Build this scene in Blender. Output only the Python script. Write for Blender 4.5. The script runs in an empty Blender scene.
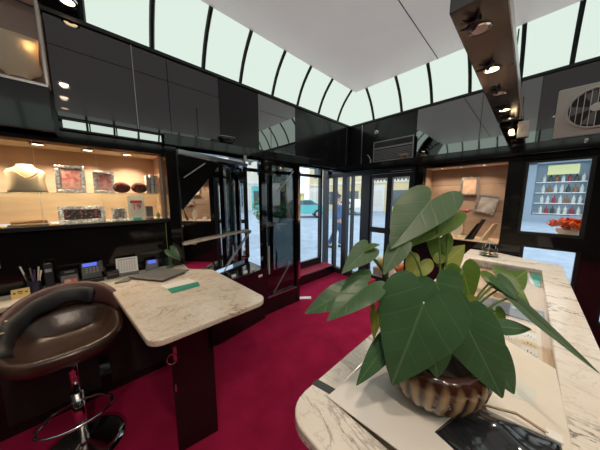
import bpy, bmesh, math, random
from mathutils import Vector, Matrix
random.seed(7)
S = bpy.context.scene
COL = S.collection
PI = math.pi
R = math.radians

# ---------------------------------------------------------------- materials
MATS = {}
def mat(name, col, rough=.5, metal=0., spec=.5, emit=None, estr=0., ior=None, coat=0., trans=0.):
    m = bpy.data.materials.new(name); m.use_nodes = True
    b = m.node_tree.nodes['Principled BSDF']
    b.inputs['Base Color'].default_value = (*col, 1)
    b.inputs['Roughness'].default_value = rough
    b.inputs['Metallic'].default_value = metal
    b.inputs['Specular IOR Level'].default_value = spec
    if ior: b.inputs['IOR'].default_value = ior
    if coat:
        b.inputs['Coat Weight'].default_value = coat; b.inputs['Coat Roughness'].default_value = .03
    if trans: b.inputs['Transmission Weight'].default_value = trans
    if emit:
        b.inputs['Emission Color'].default_value = (*emit, 1); b.inputs['Emission Strength'].default_value = estr
    MATS[name] = m
    return m
def nodes(m):
    nt = m.node_tree
    return nt, nt.nodes, nt.links, nt.nodes['Principled BSDF']
def noise_tint(m, c1, c2, scale=8, detail=4, stops=(.35, .65), stretch=(1, 1, 1), bump=0., bscale=None, dist=0.):
    nt, n, l, b = nodes(m)
    tc = n.new('ShaderNodeTexCoord'); mp = n.new('ShaderNodeMapping'); mp.inputs['Scale'].default_value = stretch
    ns = n.new('ShaderNodeTexNoise'); ns.inputs['Scale'].default_value = scale; ns.inputs['Detail'].default_value = detail
    ns.inputs['Distortion'].default_value = dist
    cr = n.new('ShaderNodeValToRGB'); cr.color_ramp.elements[0].position = stops[0]; cr.color_ramp.elements[1].position = stops[1]
    cr.color_ramp.elements[0].color = (*c1, 1); cr.color_ramp.elements[1].color = (*c2, 1)
    l.new(tc.outputs['Object'], mp.inputs[0]); l.new(mp.outputs[0], ns.inputs['Vector']); l.new(ns.outputs[0], cr.inputs[0])
    l.new(cr.outputs[0], b.inputs['Base Color'])
    if bump:
        bn = n.new('ShaderNodeTexNoise'); bn.inputs['Scale'].default_value = bscale or scale * 4
        bp = n.new('ShaderNodeBump'); bp.inputs['Strength'].default_value = bump; bp.inputs['Distance'].default_value = .01
        l.new(tc.outputs['Object'], bn.inputs['Vector']); l.new(bn.outputs[0], bp.inputs['Height']); l.new(bp.outputs[0], b.inputs['Normal'])
    return m
def marble(name, base, base2, vein, vscale, vwidth, fine, rot=0.6, stretch=(1, 2.2, 1), fstr=.5):
    m = mat(name, base, .16, spec=.45)
    nt, n, l, b = nodes(m)
    tc = n.new('ShaderNodeTexCoord'); mp = n.new('ShaderNodeMapping')
    mp.inputs['Rotation'].default_value = (0, 0, rot); mp.inputs['Scale'].default_value = stretch
    l.new(tc.outputs['Object'], mp.inputs[0])
    def veins(scale, width, detail, dist):
        ns = n.new('ShaderNodeTexNoise'); ns.inputs['Scale'].default_value = scale; ns.inputs['Detail'].default_value = detail
        ns.inputs['Roughness'].default_value = .6; ns.inputs['Distortion'].default_value = dist
        l.new(mp.outputs[0], ns.inputs['Vector'])
        s = n.new('ShaderNodeMath'); s.operation = 'SUBTRACT'; s.inputs[1].default_value = .5; l.new(ns.outputs[0], s.inputs[0])
        a = n.new('ShaderNodeMath'); a.operation = 'ABSOLUTE'; l.new(s.outputs[0], a.inputs[0])
        r = n.new('ShaderNodeMapRange'); r.inputs['From Min'].default_value = 0; r.inputs['From Max'].default_value = width
        r.inputs['To Min'].default_value = 1; r.inputs['To Max'].default_value = 0; l.new(a.outputs[0], r.inputs['Value'])
        return r.outputs[0]
    v1 = veins(vscale, vwidth, 6, .6); v2 = veins(vscale * 3.1, vwidth * 1.4, 5, 1.0)
    pt = n.new('ShaderNodeTexNoise'); pt.inputs['Scale'].default_value = vscale * .8; l.new(mp.outputs[0], pt.inputs['Vector'])
    pr = n.new('ShaderNodeMapRange'); pr.inputs['From Min'].default_value = .42; pr.inputs['From Max'].default_value = .62; l.new(pt.outputs[0], pr.inputs['Value'])
    mx = n.new('ShaderNodeMix'); mx.data_type = 'RGBA'; mx.inputs[6].default_value = (*base, 1); mx.inputs[7].default_value = (*base2, 1)
    l.new(pr.outputs[0], mx.inputs[0])
    f = n.new('ShaderNodeMath'); f.operation = 'MULTIPLY'; l.new(v2, f.inputs[0]); f.inputs[1].default_value = fstr
    m2 = n.new('ShaderNodeMix'); m2.data_type = 'RGBA'; m2.inputs[7].default_value = (*fine, 1)
    l.new(f.outputs[0], m2.inputs[0]); l.new(mx.outputs[2], m2.inputs[6])
    g = n.new('ShaderNodeMath'); g.operation = 'MULTIPLY'; l.new(v1, g.inputs[0]); l.new(pr.outputs[0], g.inputs[1])
    m3 = n.new('ShaderNodeMix'); m3.data_type = 'RGBA'; m3.inputs[7].default_value = (*vein, 1)
    l.new(g.outputs[0], m3.inputs[0]); l.new(m2.outputs[2], m3.inputs[6])
    l.new(m3.outputs[2], b.inputs['Base Color'])
    return m
def glass(name, tint=(1, 1, 1), ior=1.45):
    m = bpy.data.materials.new(name); m.use_nodes = True
    nt = m.node_tree; nt.nodes.clear()
    o = nt.nodes.new('ShaderNodeOutputMaterial'); mx = nt.nodes.new('ShaderNodeMixShader')
    t = nt.nodes.new('ShaderNodeBsdfTransparent'); t.inputs[0].default_value = (*tint, 1)
    g = nt.nodes.new('ShaderNodeBsdfGlossy'); g.inputs['Roughness'].default_value = .0
    f = nt.nodes.new('ShaderNodeLayerWeight'); f.inputs['Blend'].default_value = .5
    pw = nt.nodes.new('ShaderNodeMath'); pw.operation = 'POWER'; pw.inputs[1].default_value = 4.5
    ma = nt.nodes.new('ShaderNodeMath'); ma.operation = 'MULTIPLY_ADD'; r0 = ((ior - 1) / (ior + 1)) ** 2; ma.inputs[1].default_value = .9 - r0; ma.inputs[2].default_value = r0
    nt.links.new(f.outputs['Facing'], pw.inputs[0]); nt.links.new(pw.outputs[0], ma.inputs[0]); nt.links.new(ma.outputs[0], mx.inputs[0]); nt.links.new(t.outputs[0], mx.inputs[1]); nt.links.new(g.outputs[0], mx.inputs[2])
    nt.links.new(mx.outputs[0], o.inputs[0]); MATS[name] = m
    return m
def emit(name, col, s):
    m = bpy.data.materials.new(name); m.use_nodes = True
    nt = m.node_tree; nt.nodes.clear()
    o = nt.nodes.new('ShaderNodeOutputMaterial'); e = nt.nodes.new('ShaderNodeEmission')
    e.inputs[0].default_value = (*col, 1); e.inputs[1].default_value = s
    nt.links.new(e.outputs[0], o.inputs[0]); MATS[name] = m
    return m

BLACK = mat('black_lacquer', (.007, .007, .0075), .07, spec=.55)
noise_tint(BLACK, (.006, .006, .007), (.010, .009, .009), 3)
BLACKG = mat('black_glass_panel', (.010, .010, .011), .03, ior=1.85)
BLACKS = mat('black_satin_panel', (.012, .012, .013), .16, spec=.35)
SMOKE = mat('smoked_mirror', (.24, .255, .25), .03, metal=1.)
MIRROR = mat('mirror_silver', (.80, .81, .80), .0, metal=1.)
MATTE = mat('matte_black', (.012, .012, .012), .55)
FRAME = mat('door_frame_anthracite', (.016, .018, .020), .3)
CARPET = mat('red_carpet', (.23, .008, .03), .95, spec=.1)
noise_tint(CARPET, (.29, .009, .046), (.40, .014, .070), 5, 8, (.3, .7), bump=.6, bscale=240)
CEIL = mat('ceiling_panel_white', (.78, .74, .71), .28, spec=.4)
noise_tint(CEIL, (.76, .72, .69), (.80, .76, .73), 2)
nt, n_, l_, b_ = nodes(CEIL)                          # translucency added so sky from above brightens the ceiling and fills the room
_tr = n_.new('ShaderNodeBsdfTranslucent'); _tr.inputs[0].default_value = (.80, .72, .66, 1)
_mx = n_.new('ShaderNodeMixShader'); _mx.inputs[0].default_value = .21
l_.new(b_.outputs[0], _mx.inputs[1]); l_.new(_tr.outputs[0], _mx.inputs[2]); l_.new(_mx.outputs[0], n_['Material Output'].inputs[0])
SKYL = emit('skylight_diffuser', (.86, 1.0, .89), .86)
DARKALU = mat('dark_aluminium', (.03, .035, .035), .4, metal=.6)
MARB_L = marble('beige_marble', (.80, .72, .61), (.74, .64, .52), (.34, .24, .16), 4.2, .016, (.46, .35, .25), .9, (1, 1.8, 1), .55)
MARB_R = marble('cream_marble', (.84, .79, .72), (.80, .73, .64), (.13, .11, .11), 2.6, .020, (.46, .40, .35), .5, (2.2, 1, 1), .40)
WOOD = mat('warm_wood_niche', (.62, .42, .27), .45)
noise_tint(WOOD, (.60, .40, .29), (.70, .50, .38), 3, 5, (.3, .7), (1, 1, 9))
PLANK = mat('brown_plank_panel', (.40, .24, .14), .35)
noise_tint(PLANK, (.33, .23, .16), (.43, .31, .23), 3, 5, (.3, .7), (1, 1, 7))
CHROME = mat('chrome', (.75, .74, .73), .12, metal=1.)
SILVER = mat('silver_frame', (.66, .64, .60), .28, metal=1.)
noise_tint(SILVER, (.40, .38, .35), (.82, .80, .76), 60, 3, (.4, .6), bump=.5, bscale=90)
STEEL = mat('brushed_steel', (.55, .54, .52), .35, metal=1.)
GLASS = glass('clear_glass')
DGLASS = glass('tinted_glass', (.30, .33, .33), 1.9)
SHELFG = glass('green_edged_glass', (.86, .95, .90), 1.5)
LAMPW = emit('warm_lamp', (1., .72, .40), 9.)
LAMPOFF = mat('unlit_lamp_lens', (.75, .72, .66), .2)
LEATHER = mat('dark_brown_leather', (.045, .024, .017), .30, spec=.6)
noise_tint(LEATHER, (.035, .019, .014), (.06, .032, .022), 14, 4, bump=.12, bscale=60)
MAROON = mat('maroon_leather', (.075, .032, .032), .45)
CLOTHB = mat('black_quilted_cloth', (.012, .012, .014), .6)
CREAM = mat('cream_suede', (.80, .66, .42), .7)
WHITE = mat('white_paper', (.82, .81, .78), .6)
IVORY = mat('ivory_board', (.78, .71, .60), .45)
noise_tint(IVORY, (.74, .67, .56), (.80, .73, .63), 6)
WHITEB = mat('white_board', (.80, .77, .72), .35)
PINK = mat('pink_print', (.75, .30, .25), .5)
noise_tint(PINK, (.80, .50, .42), (.62, .16, .14), 30, 5, (.42, .6))
FLORAL = mat('dark_floral_print', (.03, .04, .02), .4)
noise_tint(FLORAL, (.015, .02, .012), (.55, .12, .15), 45, 3, (.52, .66))
PORTRAIT = mat('grey_print', (.45, .42, .38), .5)
noise_tint(PORTRAIT, (.25, .22, .2), (.7, .66, .6), 35, 3, (.4, .6))
RED = mat('red_print', (.62, .02, .04), .5)
GREEN = mat('teal_green_card', (.02, .30, .20), .5)
TEAL = mat('teal_print', (.05, .45, .36), .5)
YELLOW = mat('yellow_card', (.80, .58, .22), .5)
LIME = mat('lime_plastic', (.62, .66, .10), .45)
BROWNV = mat('brown_velvet', (.20, .065, .05), .9)
noise_tint(BROWNV, (.13, .04, .03), (.27, .10, .075), 40, 4, bump=.5, bscale=80)
PLASTB = mat('black_plastic', (.02, .02, .022), .35)
GREYP = mat('grey_plastic', (.17, .165, .16), .4)
LCD = mat('blue_display', (.05, .10, .5), .2, emit=(.10, .18, .9), estr=.8)
KEYS = mat('grey_keys', (.20, .20, .21), .5)
ORANGE = mat('orange_flower', (.85, .12, .015), .6)
noise_tint(ORANGE, (.75, .05, .01), (.95, .26, .03), 20)
WHITEPL = mat('white_plastic', (.75, .74, .70), .4)
BEIGEPL = mat('beige_appliance', (.56, .55, .50), .45)
SAND = mat('sand_suede', (.68, .52, .36), .75)
PALEWOOD = mat('pale_wood', (.62, .43, .27), .5)
noise_tint(PALEWOOD, (.56, .38, .23), (.68, .48, .31), 4, 4, (.3, .7), (1, 8, 1))
BLUEG = mat('blue_grey_velvet', (.16, .20, .24), .6)
FOIL = mat('shiny_black_film', (.018, .02, .025), .13, spec=.8)
nt, n_, l_, b_ = nodes(FOIL)
_w = n_.new('ShaderNodeTexNoise'); _w.inputs['Scale'].default_value = 5; _w.inputs['Distortion'].default_value = 1.5
_b = n_.new('ShaderNodeBump'); _b.inputs['Strength'].default_value = .45; _b.inputs['Distance'].default_value = .02
_t = n_.new('ShaderNodeTexCoord'); l_.new(_t.outputs['Object'], _w.inputs['Vector']); l_.new(_w.outputs[0], _b.inputs['Height']); l_.new(_b.outputs[0], b_.inputs['Normal'])
SOIL = mat('potting_soil', (.03, .02, .013), .95)
POTM = mat('brown_glazed_ceramic', (.10, .045, .025), .13, spec=.6)
STEM = mat('plant_stem_green', (.13, .22, .05), .5)
PAVE = mat('granite_paving', (.36, .45, .56), .75)
noise_tint(PAVE, (.29, .38, .48), (.42, .52, .63), 3, 6, (.3, .7), (1, 1, 1))
PLASTER = mat('pale_plaster', (.78, .74, .66), .9)
PLASTERY = mat('yellow_plaster', (.80, .66, .38), .9)
BLUEFR = mat('blue_grey_shopfront', (.30, .38, .45), .6)
DARKWIN = mat('street_window_glass', (.10, .13, .15), .1)
YPAINT = mat('yellow_paint', (.85, .55, .04), .5)
TURQ = mat('turquoise_paint', (.12, .52, .50), .35)
DENIM = mat('blue_denim', (.05, .10, .22), .9)
COATB = mat('blue_coat', (.05, .13, .30), .8)
SKIN = mat('skin', (.55, .33, .24), .6)
HAIR = mat('dark_hair', (.02, .015, .01), .6)
TYRE = mat('tyre_rubber', (.015, .015, .015), .8)
FOLI = mat('street_foliage', (.06, .16, .03), .7)
noise_tint(FOLI, (.03, .10, .015), (.14, .28, .06), 6)

def leafmat(name, dark, light, vein, gloss=.34):
    m = mat(name, dark, gloss, spec=.35); nt, n, l, b = nodes(m)
    uv = n.new('ShaderNodeUVMap'); sp = n.new('ShaderNodeSeparateXYZ'); l.new(uv.outputs[0], sp.inputs[0])
    ab = n.new('ShaderNodeMath'); ab.operation = 'ABSOLUTE'; l.new(sp.outputs[1], ab.inputs[0])
    mid = n.new('ShaderNodeMapRange'); mid.inputs['From Min'].default_value = .004; mid.inputs['From Max'].default_value = .022
    mid.inputs['To Min'].default_value = 1; mid.inputs['To Max'].default_value = 0; l.new(ab.outputs[0], mid.inputs['Value'])
    # side veins: bands along (x - .7|y|)
    k = n.new('ShaderNodeMath'); k.operation = 'MULTIPLY'; k.inputs[1].default_value = .75; l.new(ab.outputs[0], k.inputs[0])
    d = n.new('ShaderNodeMath'); d.operation = 'SUBTRACT'; l.new(sp.outputs[0], d.inputs[0]); l.new(k.outputs[0], d.inputs[1])
    q = n.new('ShaderNodeMath'); q.operation = 'MULTIPLY'; q.inputs[1].default_value = 4.; l.new(d.outputs[0], q.inputs[0])
    fr = n.new('ShaderNodeMath'); fr.operation = 'PINGPONG'; fr.inputs[1].default_value = .5; l.new(q.outputs[0], fr.inputs[0])
    sv = n.new('ShaderNodeMapRange'); sv.inputs['From Min'].default_value = 0; sv.inputs['From Max'].default_value = .07
    sv.inputs['To Min'].default_value = .30; sv.inputs['To Max'].default_value = 0; l.new(fr.outputs[0], sv.inputs['Value'])
    mxv = n.new('ShaderNodeMath'); mxv.operation = 'MAXIMUM'; l.new(mid.outputs[0], mxv.inputs[0]); l.new(sv.outputs[0], mxv.inputs[1])
    tc = n.new('ShaderNodeTexCoord'); ns = n.new('ShaderNodeTexNoise'); ns.inputs['Scale'].default_value = 14; l.new(tc.outputs['Object'], ns.inputs['Vector'])
    m1 = n.new('ShaderNodeMix'); m1.data_type = 'RGBA'; m1.inputs[6].default_value = (*dark, 1); m1.inputs[7].default_value = (*light, 1); l.new(ns.outputs[0], m1.inputs[0])
    m2 = n.new('ShaderNodeMix'); m2.data_type = 'RGBA'; m2.inputs[7].default_value = (*vein, 1); l.new(mxv.outputs[0], m2.inputs[0]); l.new(m1.outputs[2], m2.inputs[6])
    l.new(m2.outputs[2], b.inputs['Base Color'])
    bp = n.new('ShaderNodeBump'); bp.inputs['Strength'].default_value = .35; bp.inputs['Distance'].default_value = .004; bp.invert = True
    l.new(mxv.outputs[0], bp.inputs['Height']); l.new(bp.outputs[0], b.inputs['Normal'])
    # leaves let a little light through
    tr = n.new('ShaderNodeBsdfTranslucent'); l.new(m2.outputs[2], tr.inputs[0])
    ad = n.new('ShaderNodeMixShader'); ad.inputs[0].default_value = .25
    out = n['Material Output']; l.new(b.outputs[0], ad.inputs[1]); l.new(tr.outputs[0], ad.inputs[2]); l.new(ad.outputs[0], out.inputs[0])
    return m
LEAF_D = leafmat('dark_green_leaf', (.045, .115, .050), (.075, .165, .070), (.12, .22, .105))
LEAF_G = leafmat('grey_green_leaf', (.085, .155, .085), (.12, .195, .11), (.20, .28, .16))
LEAF_M = leafmat('mid_green_leaf', (.085, .17, .030), (.14, .25, .045), (.22, .33, .10))
LEAF_Y = leafmat('yellow_green_leaf', (.20, .25, .04), (.30, .34, .07), (.36, .40, .14))

# pot glaze: streaked by height
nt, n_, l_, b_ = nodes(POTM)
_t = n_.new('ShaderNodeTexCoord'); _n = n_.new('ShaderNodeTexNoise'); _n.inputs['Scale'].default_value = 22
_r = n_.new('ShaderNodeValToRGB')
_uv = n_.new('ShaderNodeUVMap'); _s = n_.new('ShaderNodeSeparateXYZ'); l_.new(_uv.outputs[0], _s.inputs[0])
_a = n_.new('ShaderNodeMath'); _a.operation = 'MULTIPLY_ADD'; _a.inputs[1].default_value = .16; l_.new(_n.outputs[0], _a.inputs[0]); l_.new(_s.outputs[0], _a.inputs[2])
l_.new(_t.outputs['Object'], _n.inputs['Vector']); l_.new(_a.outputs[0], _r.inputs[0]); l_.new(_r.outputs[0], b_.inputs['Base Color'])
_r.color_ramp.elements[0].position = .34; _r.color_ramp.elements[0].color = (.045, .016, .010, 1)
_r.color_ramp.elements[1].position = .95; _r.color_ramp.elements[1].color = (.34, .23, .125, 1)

# ---------------------------------------------------------------- mesh builder
class MB:
    def __init__(s): s.b = bmesh.new(); s.uv = None
    def face(s, vs):
        try: return s.b.faces.new(vs)
        except ValueError: return None
    def hexa(s, c):
        v = [s.b.verts.new(p) for p in c]
        for f in ((0, 3, 2, 1), (4, 5, 6, 7), (0, 1, 5, 4), (1, 2, 6, 5), (2, 3, 7, 6), (3, 0, 4, 7)): s.face([v[i] for i in f])
        return s
    def box(s, x0, x1, y0, y1, z0, z1):
        return s.hexa([(x0, y0, z0), (x1, y0, z0), (x1, y1, z0), (x0, y1, z0), (x0, y0, z1), (x1, y0, z1), (x1, y1, z1), (x0, y1, z1)])
    def obox(s, c, size, M=None):
        hx, hy, hz = [k / 2 for k in size]; M = M or Matrix(); c = Vector(c)
        return s.hexa([c + M.to_3x3() @ Vector(p) for p in ((-hx, -hy, -hz), (hx, -hy, -hz), (hx, hy, -hz), (-hx, hy, -hz), (-hx, -hy, hz), (hx, -hy, hz), (hx, hy, hz), (-hx, hy, hz))])
    def prism(s, pts, z0, z1):
        a = [s.b.verts.new((x, y, z0)) for x, y in pts]; b = [s.b.verts.new((x, y, z1)) for x, y in pts]
        s.face(a[::-1]); s.face(b); n = len(pts)
        for i in range(n): s.face([a[i], a[(i + 1) % n], b[(i + 1) % n], b[i]])
        return s
    def quad(s, *p): s.face([s.b.verts.new(q) for q in p]); return s
    def rings(s, rings, cap=True, closed=False):
        vr = [[s.b.verts.new(p) for p in r] for r in rings]; n = len(vr[0])
        m = len(vr)
        for i in range(m if closed else m - 1):
            A, B = vr[i], vr[(i + 1) % m]
            for j in range(n): s.face([A[j], A[(j + 1) % n], B[(j + 1) % n], B[j]])
        if cap and not closed: s.face(vr[0][::-1]); s.face(vr[-1])
        return s
    def tube(s, pts, r, n=8, closed=False, cap=True):
        pts = [Vector(p) for p in pts]; m = len(pts); rr = r if isinstance(r, (list, tuple)) else [r] * m
        out = []; ref = None
        for i, p in enumerate(pts):
            if closed: t = pts[(i + 1) % m] - pts[i - 1]
            else: t = pts[min(i + 1, m - 1)] - pts[max(i - 1, 0)]
            t.normalize()
            if ref is None: ref = Vector((0, 0, 1)) if abs(t.z) < .9 else Vector((1, 0, 0))
            u = (ref - t * ref.dot(t)).normalized(); ref = u; w = t.cross(u)
            out.append([p + (u * math.cos(2 * PI * k / n) + w * math.sin(2 * PI * k / n)) * rr[i] for k in range(n)])
        return s.rings(out, cap, closed)
    def cyl(s, p0, p1, r0, r1=None, n=20): return s.tube([p0, p1], [r0, r0 if r1 is None else r1], n)
    def lathe(s, prof, c=(0, 0, 0), n=28, f=None):
        c = Vector(c); out = []
        for r, z in prof:
            out.append([c + Vector(((r if f is None else f(r, 2 * PI * k / n)) * math.cos(2 * PI * k / n), (r if f is None else f(r, 2 * PI * k / n)) * math.sin(2 * PI * k / n), z)) for k in range(n)])
        return s.rings(out)
    def build(s, name, m, parent=None, loc=None, rotz=0, smooth=False, bevel=0, sub=0, world=False, seg=2):
        if world and parent is not None:
            iv = (Matrix.Translation(parent.location) @ Matrix.Rotation(parent.rotation_euler.z, 4, 'Z')).inverted()
            bmesh.ops.transform(s.b, matrix=iv, verts=s.b.verts)
        bmesh.ops.recalc_face_normals(s.b, faces=s.b.faces)
        me = bpy.data.meshes.new(name); s.b.to_mesh(me); s.b.free()
        me.materials.append(m)
        if smooth:
            for p in me.polygons: p.use_smooth = True
        o = bpy.data.objects.new(name, me); COL.objects.link(o)
        if parent is not None: o.parent = parent
        if loc is not None: o.location = loc
        if rotz: o.rotation_euler.z = rotz
        if bevel:
            md = o.modifiers.new('bevel', 'BEVEL'); md.width = bevel; md.segments = seg; md.limit_method = 'ANGLE'; md.angle_limit = R(40)
        if sub:
            md = o.modifiers.new('sub', 'SUBSURF'); md.levels = md.render_levels = sub
        return o
def tag(o, label=None, cat=None, group=None, kind=None):
    if label: o['label'] = label
    if cat: o['category'] = cat
    if group: o['group'] = group
    if kind: o['kind'] = kind
    return o
def thing(name, label, cat, loc=(0, 0, 0), rotz=0, group=None):
    o = bpy.data.objects.new(name, None); COL.objects.link(o); o.empty_display_size = .05
    o.location = loc; o.rotation_euler.z = rotz
    return tag(o, label, cat, group)
def struct(name, mb, m, **k):
    return tag(mb.build(name, m, **k), kind='structure')
def sroot(name, loc=(0, 0, 0)):
    o = bpy.data.objects.new(name, None); COL.objects.link(o); o.location = loc; o['kind'] = 'structure'
    return o
def text(name, body, size, M, m, parent, ext=.0006):
    cu = bpy.data.curves.new(name, 'FONT'); cu.body = body; cu.size = size; cu.extrude = ext
    cu.align_x = 'CENTER'; cu.align_y = 'CENTER'
    t = bpy.data.objects.new(name, cu); COL.objects.link(t)
    dg = bpy.context.evaluated_depsgraph_get(); me = bpy.data.meshes.new_from_object(t.evaluated_get(dg))
    bpy.data.objects.remove(t); me.transform(M); me.materials.clear(); me.materials.append(m)
    o = bpy.data.objects.new(name, me); COL.objects.link(o); o.parent = parent
    return o
def arc(c, r, a0, a1, n):
    return [(c[0] + r * math.cos(R(a0 + (a1 - a0) * i / n)), c[1] + r * math.sin(R(a0 + (a1 - a0) * i / n))) for i in range(n + 1)]
def bez(p0, p1, p2, n=8):
    p0, p1, p2 = Vector(p0), Vector(p1), Vector(p2)
    return [p0 * (1 - t) ** 2 + p1 * 2 * t * (1 - t) + p2 * t * t for t in [i / n for i in range(n + 1)]]
RX90 = Matrix.Rotation(PI / 2, 4, 'X')

# ---------------------------------------------------------------- room numbers
XF, YL, XB, YR = 3.45, 2.363, -1.7, -2.05           # inner faces: front (street), left, back, right
ZB, ZC = 2.815, 3.22                                 # foot and head of the sloping skylight
SL = .27                                             # how far it leans in

# floor, ceiling
struct('floor', MB().box(XB, XF, YR, 2.95, -.05, 0), CARPET)
ce = sroot('ceiling', (0, 0, ZC))
MB().quad((XB, YR - .1, ZC + .002), (XF + .1, YR - .1, ZC + .002), (XF + .1, YL + .1, ZC + .002), (XB, YL + .1, ZC + .002)).build('panel', CEIL, ce, world=True)
c = MB()
c.box(XB + SL, XF - SL, .93, .936, ZC - .003, ZC + .0019)
c.build('panel_seam', MATTE, ce, world=True)

# skylight ring: four sloping rows of diffuser panes with dark bars
def skyrow(name, axis, plane, sgn, a0, a1, bars, dark=None):
    t = sroot(name, (0, 0, ZB))
    def pt(a, k, off=0.):                            # k 0 foot .. 1 head, bulging a little outwards
        bow = .035 * math.sin(PI * k)
        inn = SL * k - bow * .8 + off; z = ZB + (ZC - ZB) * k + bow * .5
        return (a, plane + sgn * inn, z) if axis == 'x' else (plane + sgn * inn, a, z)
    ks = [i / 5 for i in range(6)]
    edges = [a0] + list(bars) + [a1]
    for i in range(len(edges) - 1):
        p, q = edges[i], edges[i + 1]
        def ins(a, k):                               # mitre the ends into the corners
            m_ = SL * k - .028 * math.sin(PI * k); lim0 = a0 + m_; lim1 = a1 - m_
            return min(max(a, lim0), lim1)
        mb = MB(); rr = []
        for k in ks: rr.append([mb.b.verts.new(pt(ins(p, k), k)), mb.b.verts.new(pt(ins(q, k), k)), mb.b.verts.new(pt(ins(q, k), k, -.02)), mb.b.verts.new(pt(ins(p, k), k, -.02))])
        for r0, r1 in zip(rr, rr[1:]):
            for j in range(4): mb.face([r0[j], r0[(j + 1) % 4], r1[(j + 1) % 4], r1[j]])
        mb.face(rr[0][::-1]); mb.face(rr[-1])
        mb.build('pane' if not (dark and q <= dark + .001) else 'blind_panel', SKYL if not (dark and q <= dark + .001) else BLACK, t, world=True)
    for a in bars:
        MB().tube([pt(a, k, .004) for k in ks], .020, 6).build('glazing_bar', DARKALU, t, world=True)
    f = MB()
    if axis == 'x': f.box(a0, a1, min(plane, plane + sgn * .03), max(plane, plane + sgn * .03), ZB - .03, ZB - .002)
    else: f.box(min(plane, plane + sgn * .03), max(plane, plane + sgn * .03), a0 + .031, a1 - .031, ZB - .03, ZB - .002)
    f.build('sill', DARKALU, t, world=True)
skyrow('window_1', 'x', YL, -1, XB, XF, [.03, .452, .879, 1.281, 1.722, 2.15, 2.588, 3.065], dark=.03)
skyrow('window_2', 'y', XF, -1, YR, YL, [-1.55, -1.2, -.86, -.51, -.147, .20, .633, 1.046, 1.446, 1.896])
skyrow('window_3', 'x', YR, 1, XB, XF, [-1.3, -.88, -.46, -.04, .4, .84, 1.26, 1.70, 2.12, 2.56, 3.0])
skyrow('window_4', 'y', XB, 1, YR, YL, [-1.6, -1.2, -.8, -.4, 0, .4, .8, 1.2, 1.6, 2.0])
# black boards that close the roof space behind the skylight
w = MB(); w.box(XB - .1, XF + .1, YL + .1, YL + .14, ZB, ZC + .05); w.box(XB - .1, XF + .1, YR - .14, YR - .1, ZB, ZC + .05)
w.box(XF + .1, XF + .14, YR, YL, ZB, ZC + .05); w.box(XB - .14, XB - .1, YR, YL, ZB, ZC + .05)
struct('trim_1', w, MATTE)

# ---------------------------------------------------------------- right and back walls (behind the viewer, seen in mirrors)
struct('wall_right', MB().box(XB - .1, XF + .1, YR - .1, YR, 0, ZB), BLACK)
struct('wall_back', MB().box(XB - .1, XB, YR, YL + .1, 0, ZB), BLACK)

# ---------------------------------------------------------------- left wall
DX0, DX1, DZ0, DZ1 = -.95, .47, 1.345, 1.935          # showcase opening
wl = sroot('wall_left', (0, YL, 0))
b = MB()
b.box(XB, DX0, YL, YL + .1, 0, ZB); b.box(DX0, DX1, YL, YL + .1, 0, DZ0); b.box(DX0, DX1, YL, YL + .1, DZ1, ZB)
b.box(DX1, .56, YL - .1, YL + .1, 0, 2.0)
b.box(DX1, XF, YL, YL + .1, 2.12, ZB); b.box(DX1, XF, YL, YL + .1, 2.0, 2.12)
b.build('wall_body', BLACK, wl, world=True)
# glossy black glass cladding of the upper band
segs = [(-.165, .30, BLACKG), (.305, .55, BLACKG), (.555, 1.02, BLACKG), (1.025, 1.50, BLACKS), (1.505, 2.10, SMOKE), (2.105, 2.72, BLACKS), (2.725, 3.42, BLACKS)]
for x0, x1, m in segs:
    MB().box(x0, x1, YL - .014, YL - .001, 2.125, ZB - .035).build('cladding_panel', m, wl, world=True)
for x in (.3025, 3.33):
    MB().box(x - .002, x + .002, YL - .02, YL - .0142, 2.125, ZB - .035).build('cladding_joint', STEEL, wl, world=True)
# projecting lintel ledge
tl = struct('trim_2', MB().box(.475, XF - .08, YL - .085, YL - .001, 2.02, 2.118), BLACK, bevel=.004)

# strip mirror and fascia above the showcase
sm = thing('strip_mirror', 'narrow mirror strip above the lit wall showcase showing pale skylight', 'mirror', (-.14, YL - .03, 2.043))
MB().box(-.14, .462, YL - .03, YL - .015, 2.043, 2.098).build('mirror_glass', MIRROR, sm, world=True)
f = MB(); f.box(-.16, .474, YL - .034, YL - .002, 2.0985, 2.112); f.box(-.16, .474, YL - .034, YL - .002, 2.03, 2.0425)
for x in (.0, .155, .30): f.box(x - .004, x + .004, YL - .034, YL - .0305, 2.0426, 2.0984)
f.build('strip_frame', MATTE, sm, world=True)

# ---------------------------------------------------------------- lit wall showcase
sc = thing('wall_showcase', 'long warm lit showcase in the left wall with glass shelf', 'showcase', (0, YL, DZ0))
DB = 2.72
b = MB()
b.box(DX0, DX1, DB, DB + .02, DZ0, DZ1 + .0); b.box(DX0, DX0 + .02, YL + .101, DB, DZ0, DZ1); b.box(DX1 - .02, DX1, YL + .101, DB, DZ0, DZ1)
b.build('back_panel', WOOD, sc, world=True)
MB().box(DX0, DX1, YL + .101, DB + .02, DZ1, DZ1 + .02).build('soffit', mat('cream_soffit', (.75, .64, .50), .5), sc, world=True)
MB().box(DX0, DX1, YL + .101, DB + .02, DZ0 - .045, DZ0 - .025).build('base', SAND, sc, world=True)
MB().box(DX0 + .02, DX1 - .02, YL + .001, DB - .001, DZ0 - .024, DZ0 - .008).build('floor_board', SAND, sc, world=True)
MB().box(DX0 + .021, DX1 - .021, YL + .03, DB - .002, 1.575, 1.583).build('shelf', SHELFG, sc, world=True)
MB().box(DX0, DX1, YL - .004, YL + .0, DZ0 + .002, DZ1).build('front_glass', GLASS, sc, world=True)
f = MB(); f.box(DX0, DX1 + .0, YL - .03, YL - .0045, DZ0 - .03, DZ0 + .001)
f.build('sill_rail', DARKALU, sc, world=True, bevel=.003)
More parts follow.
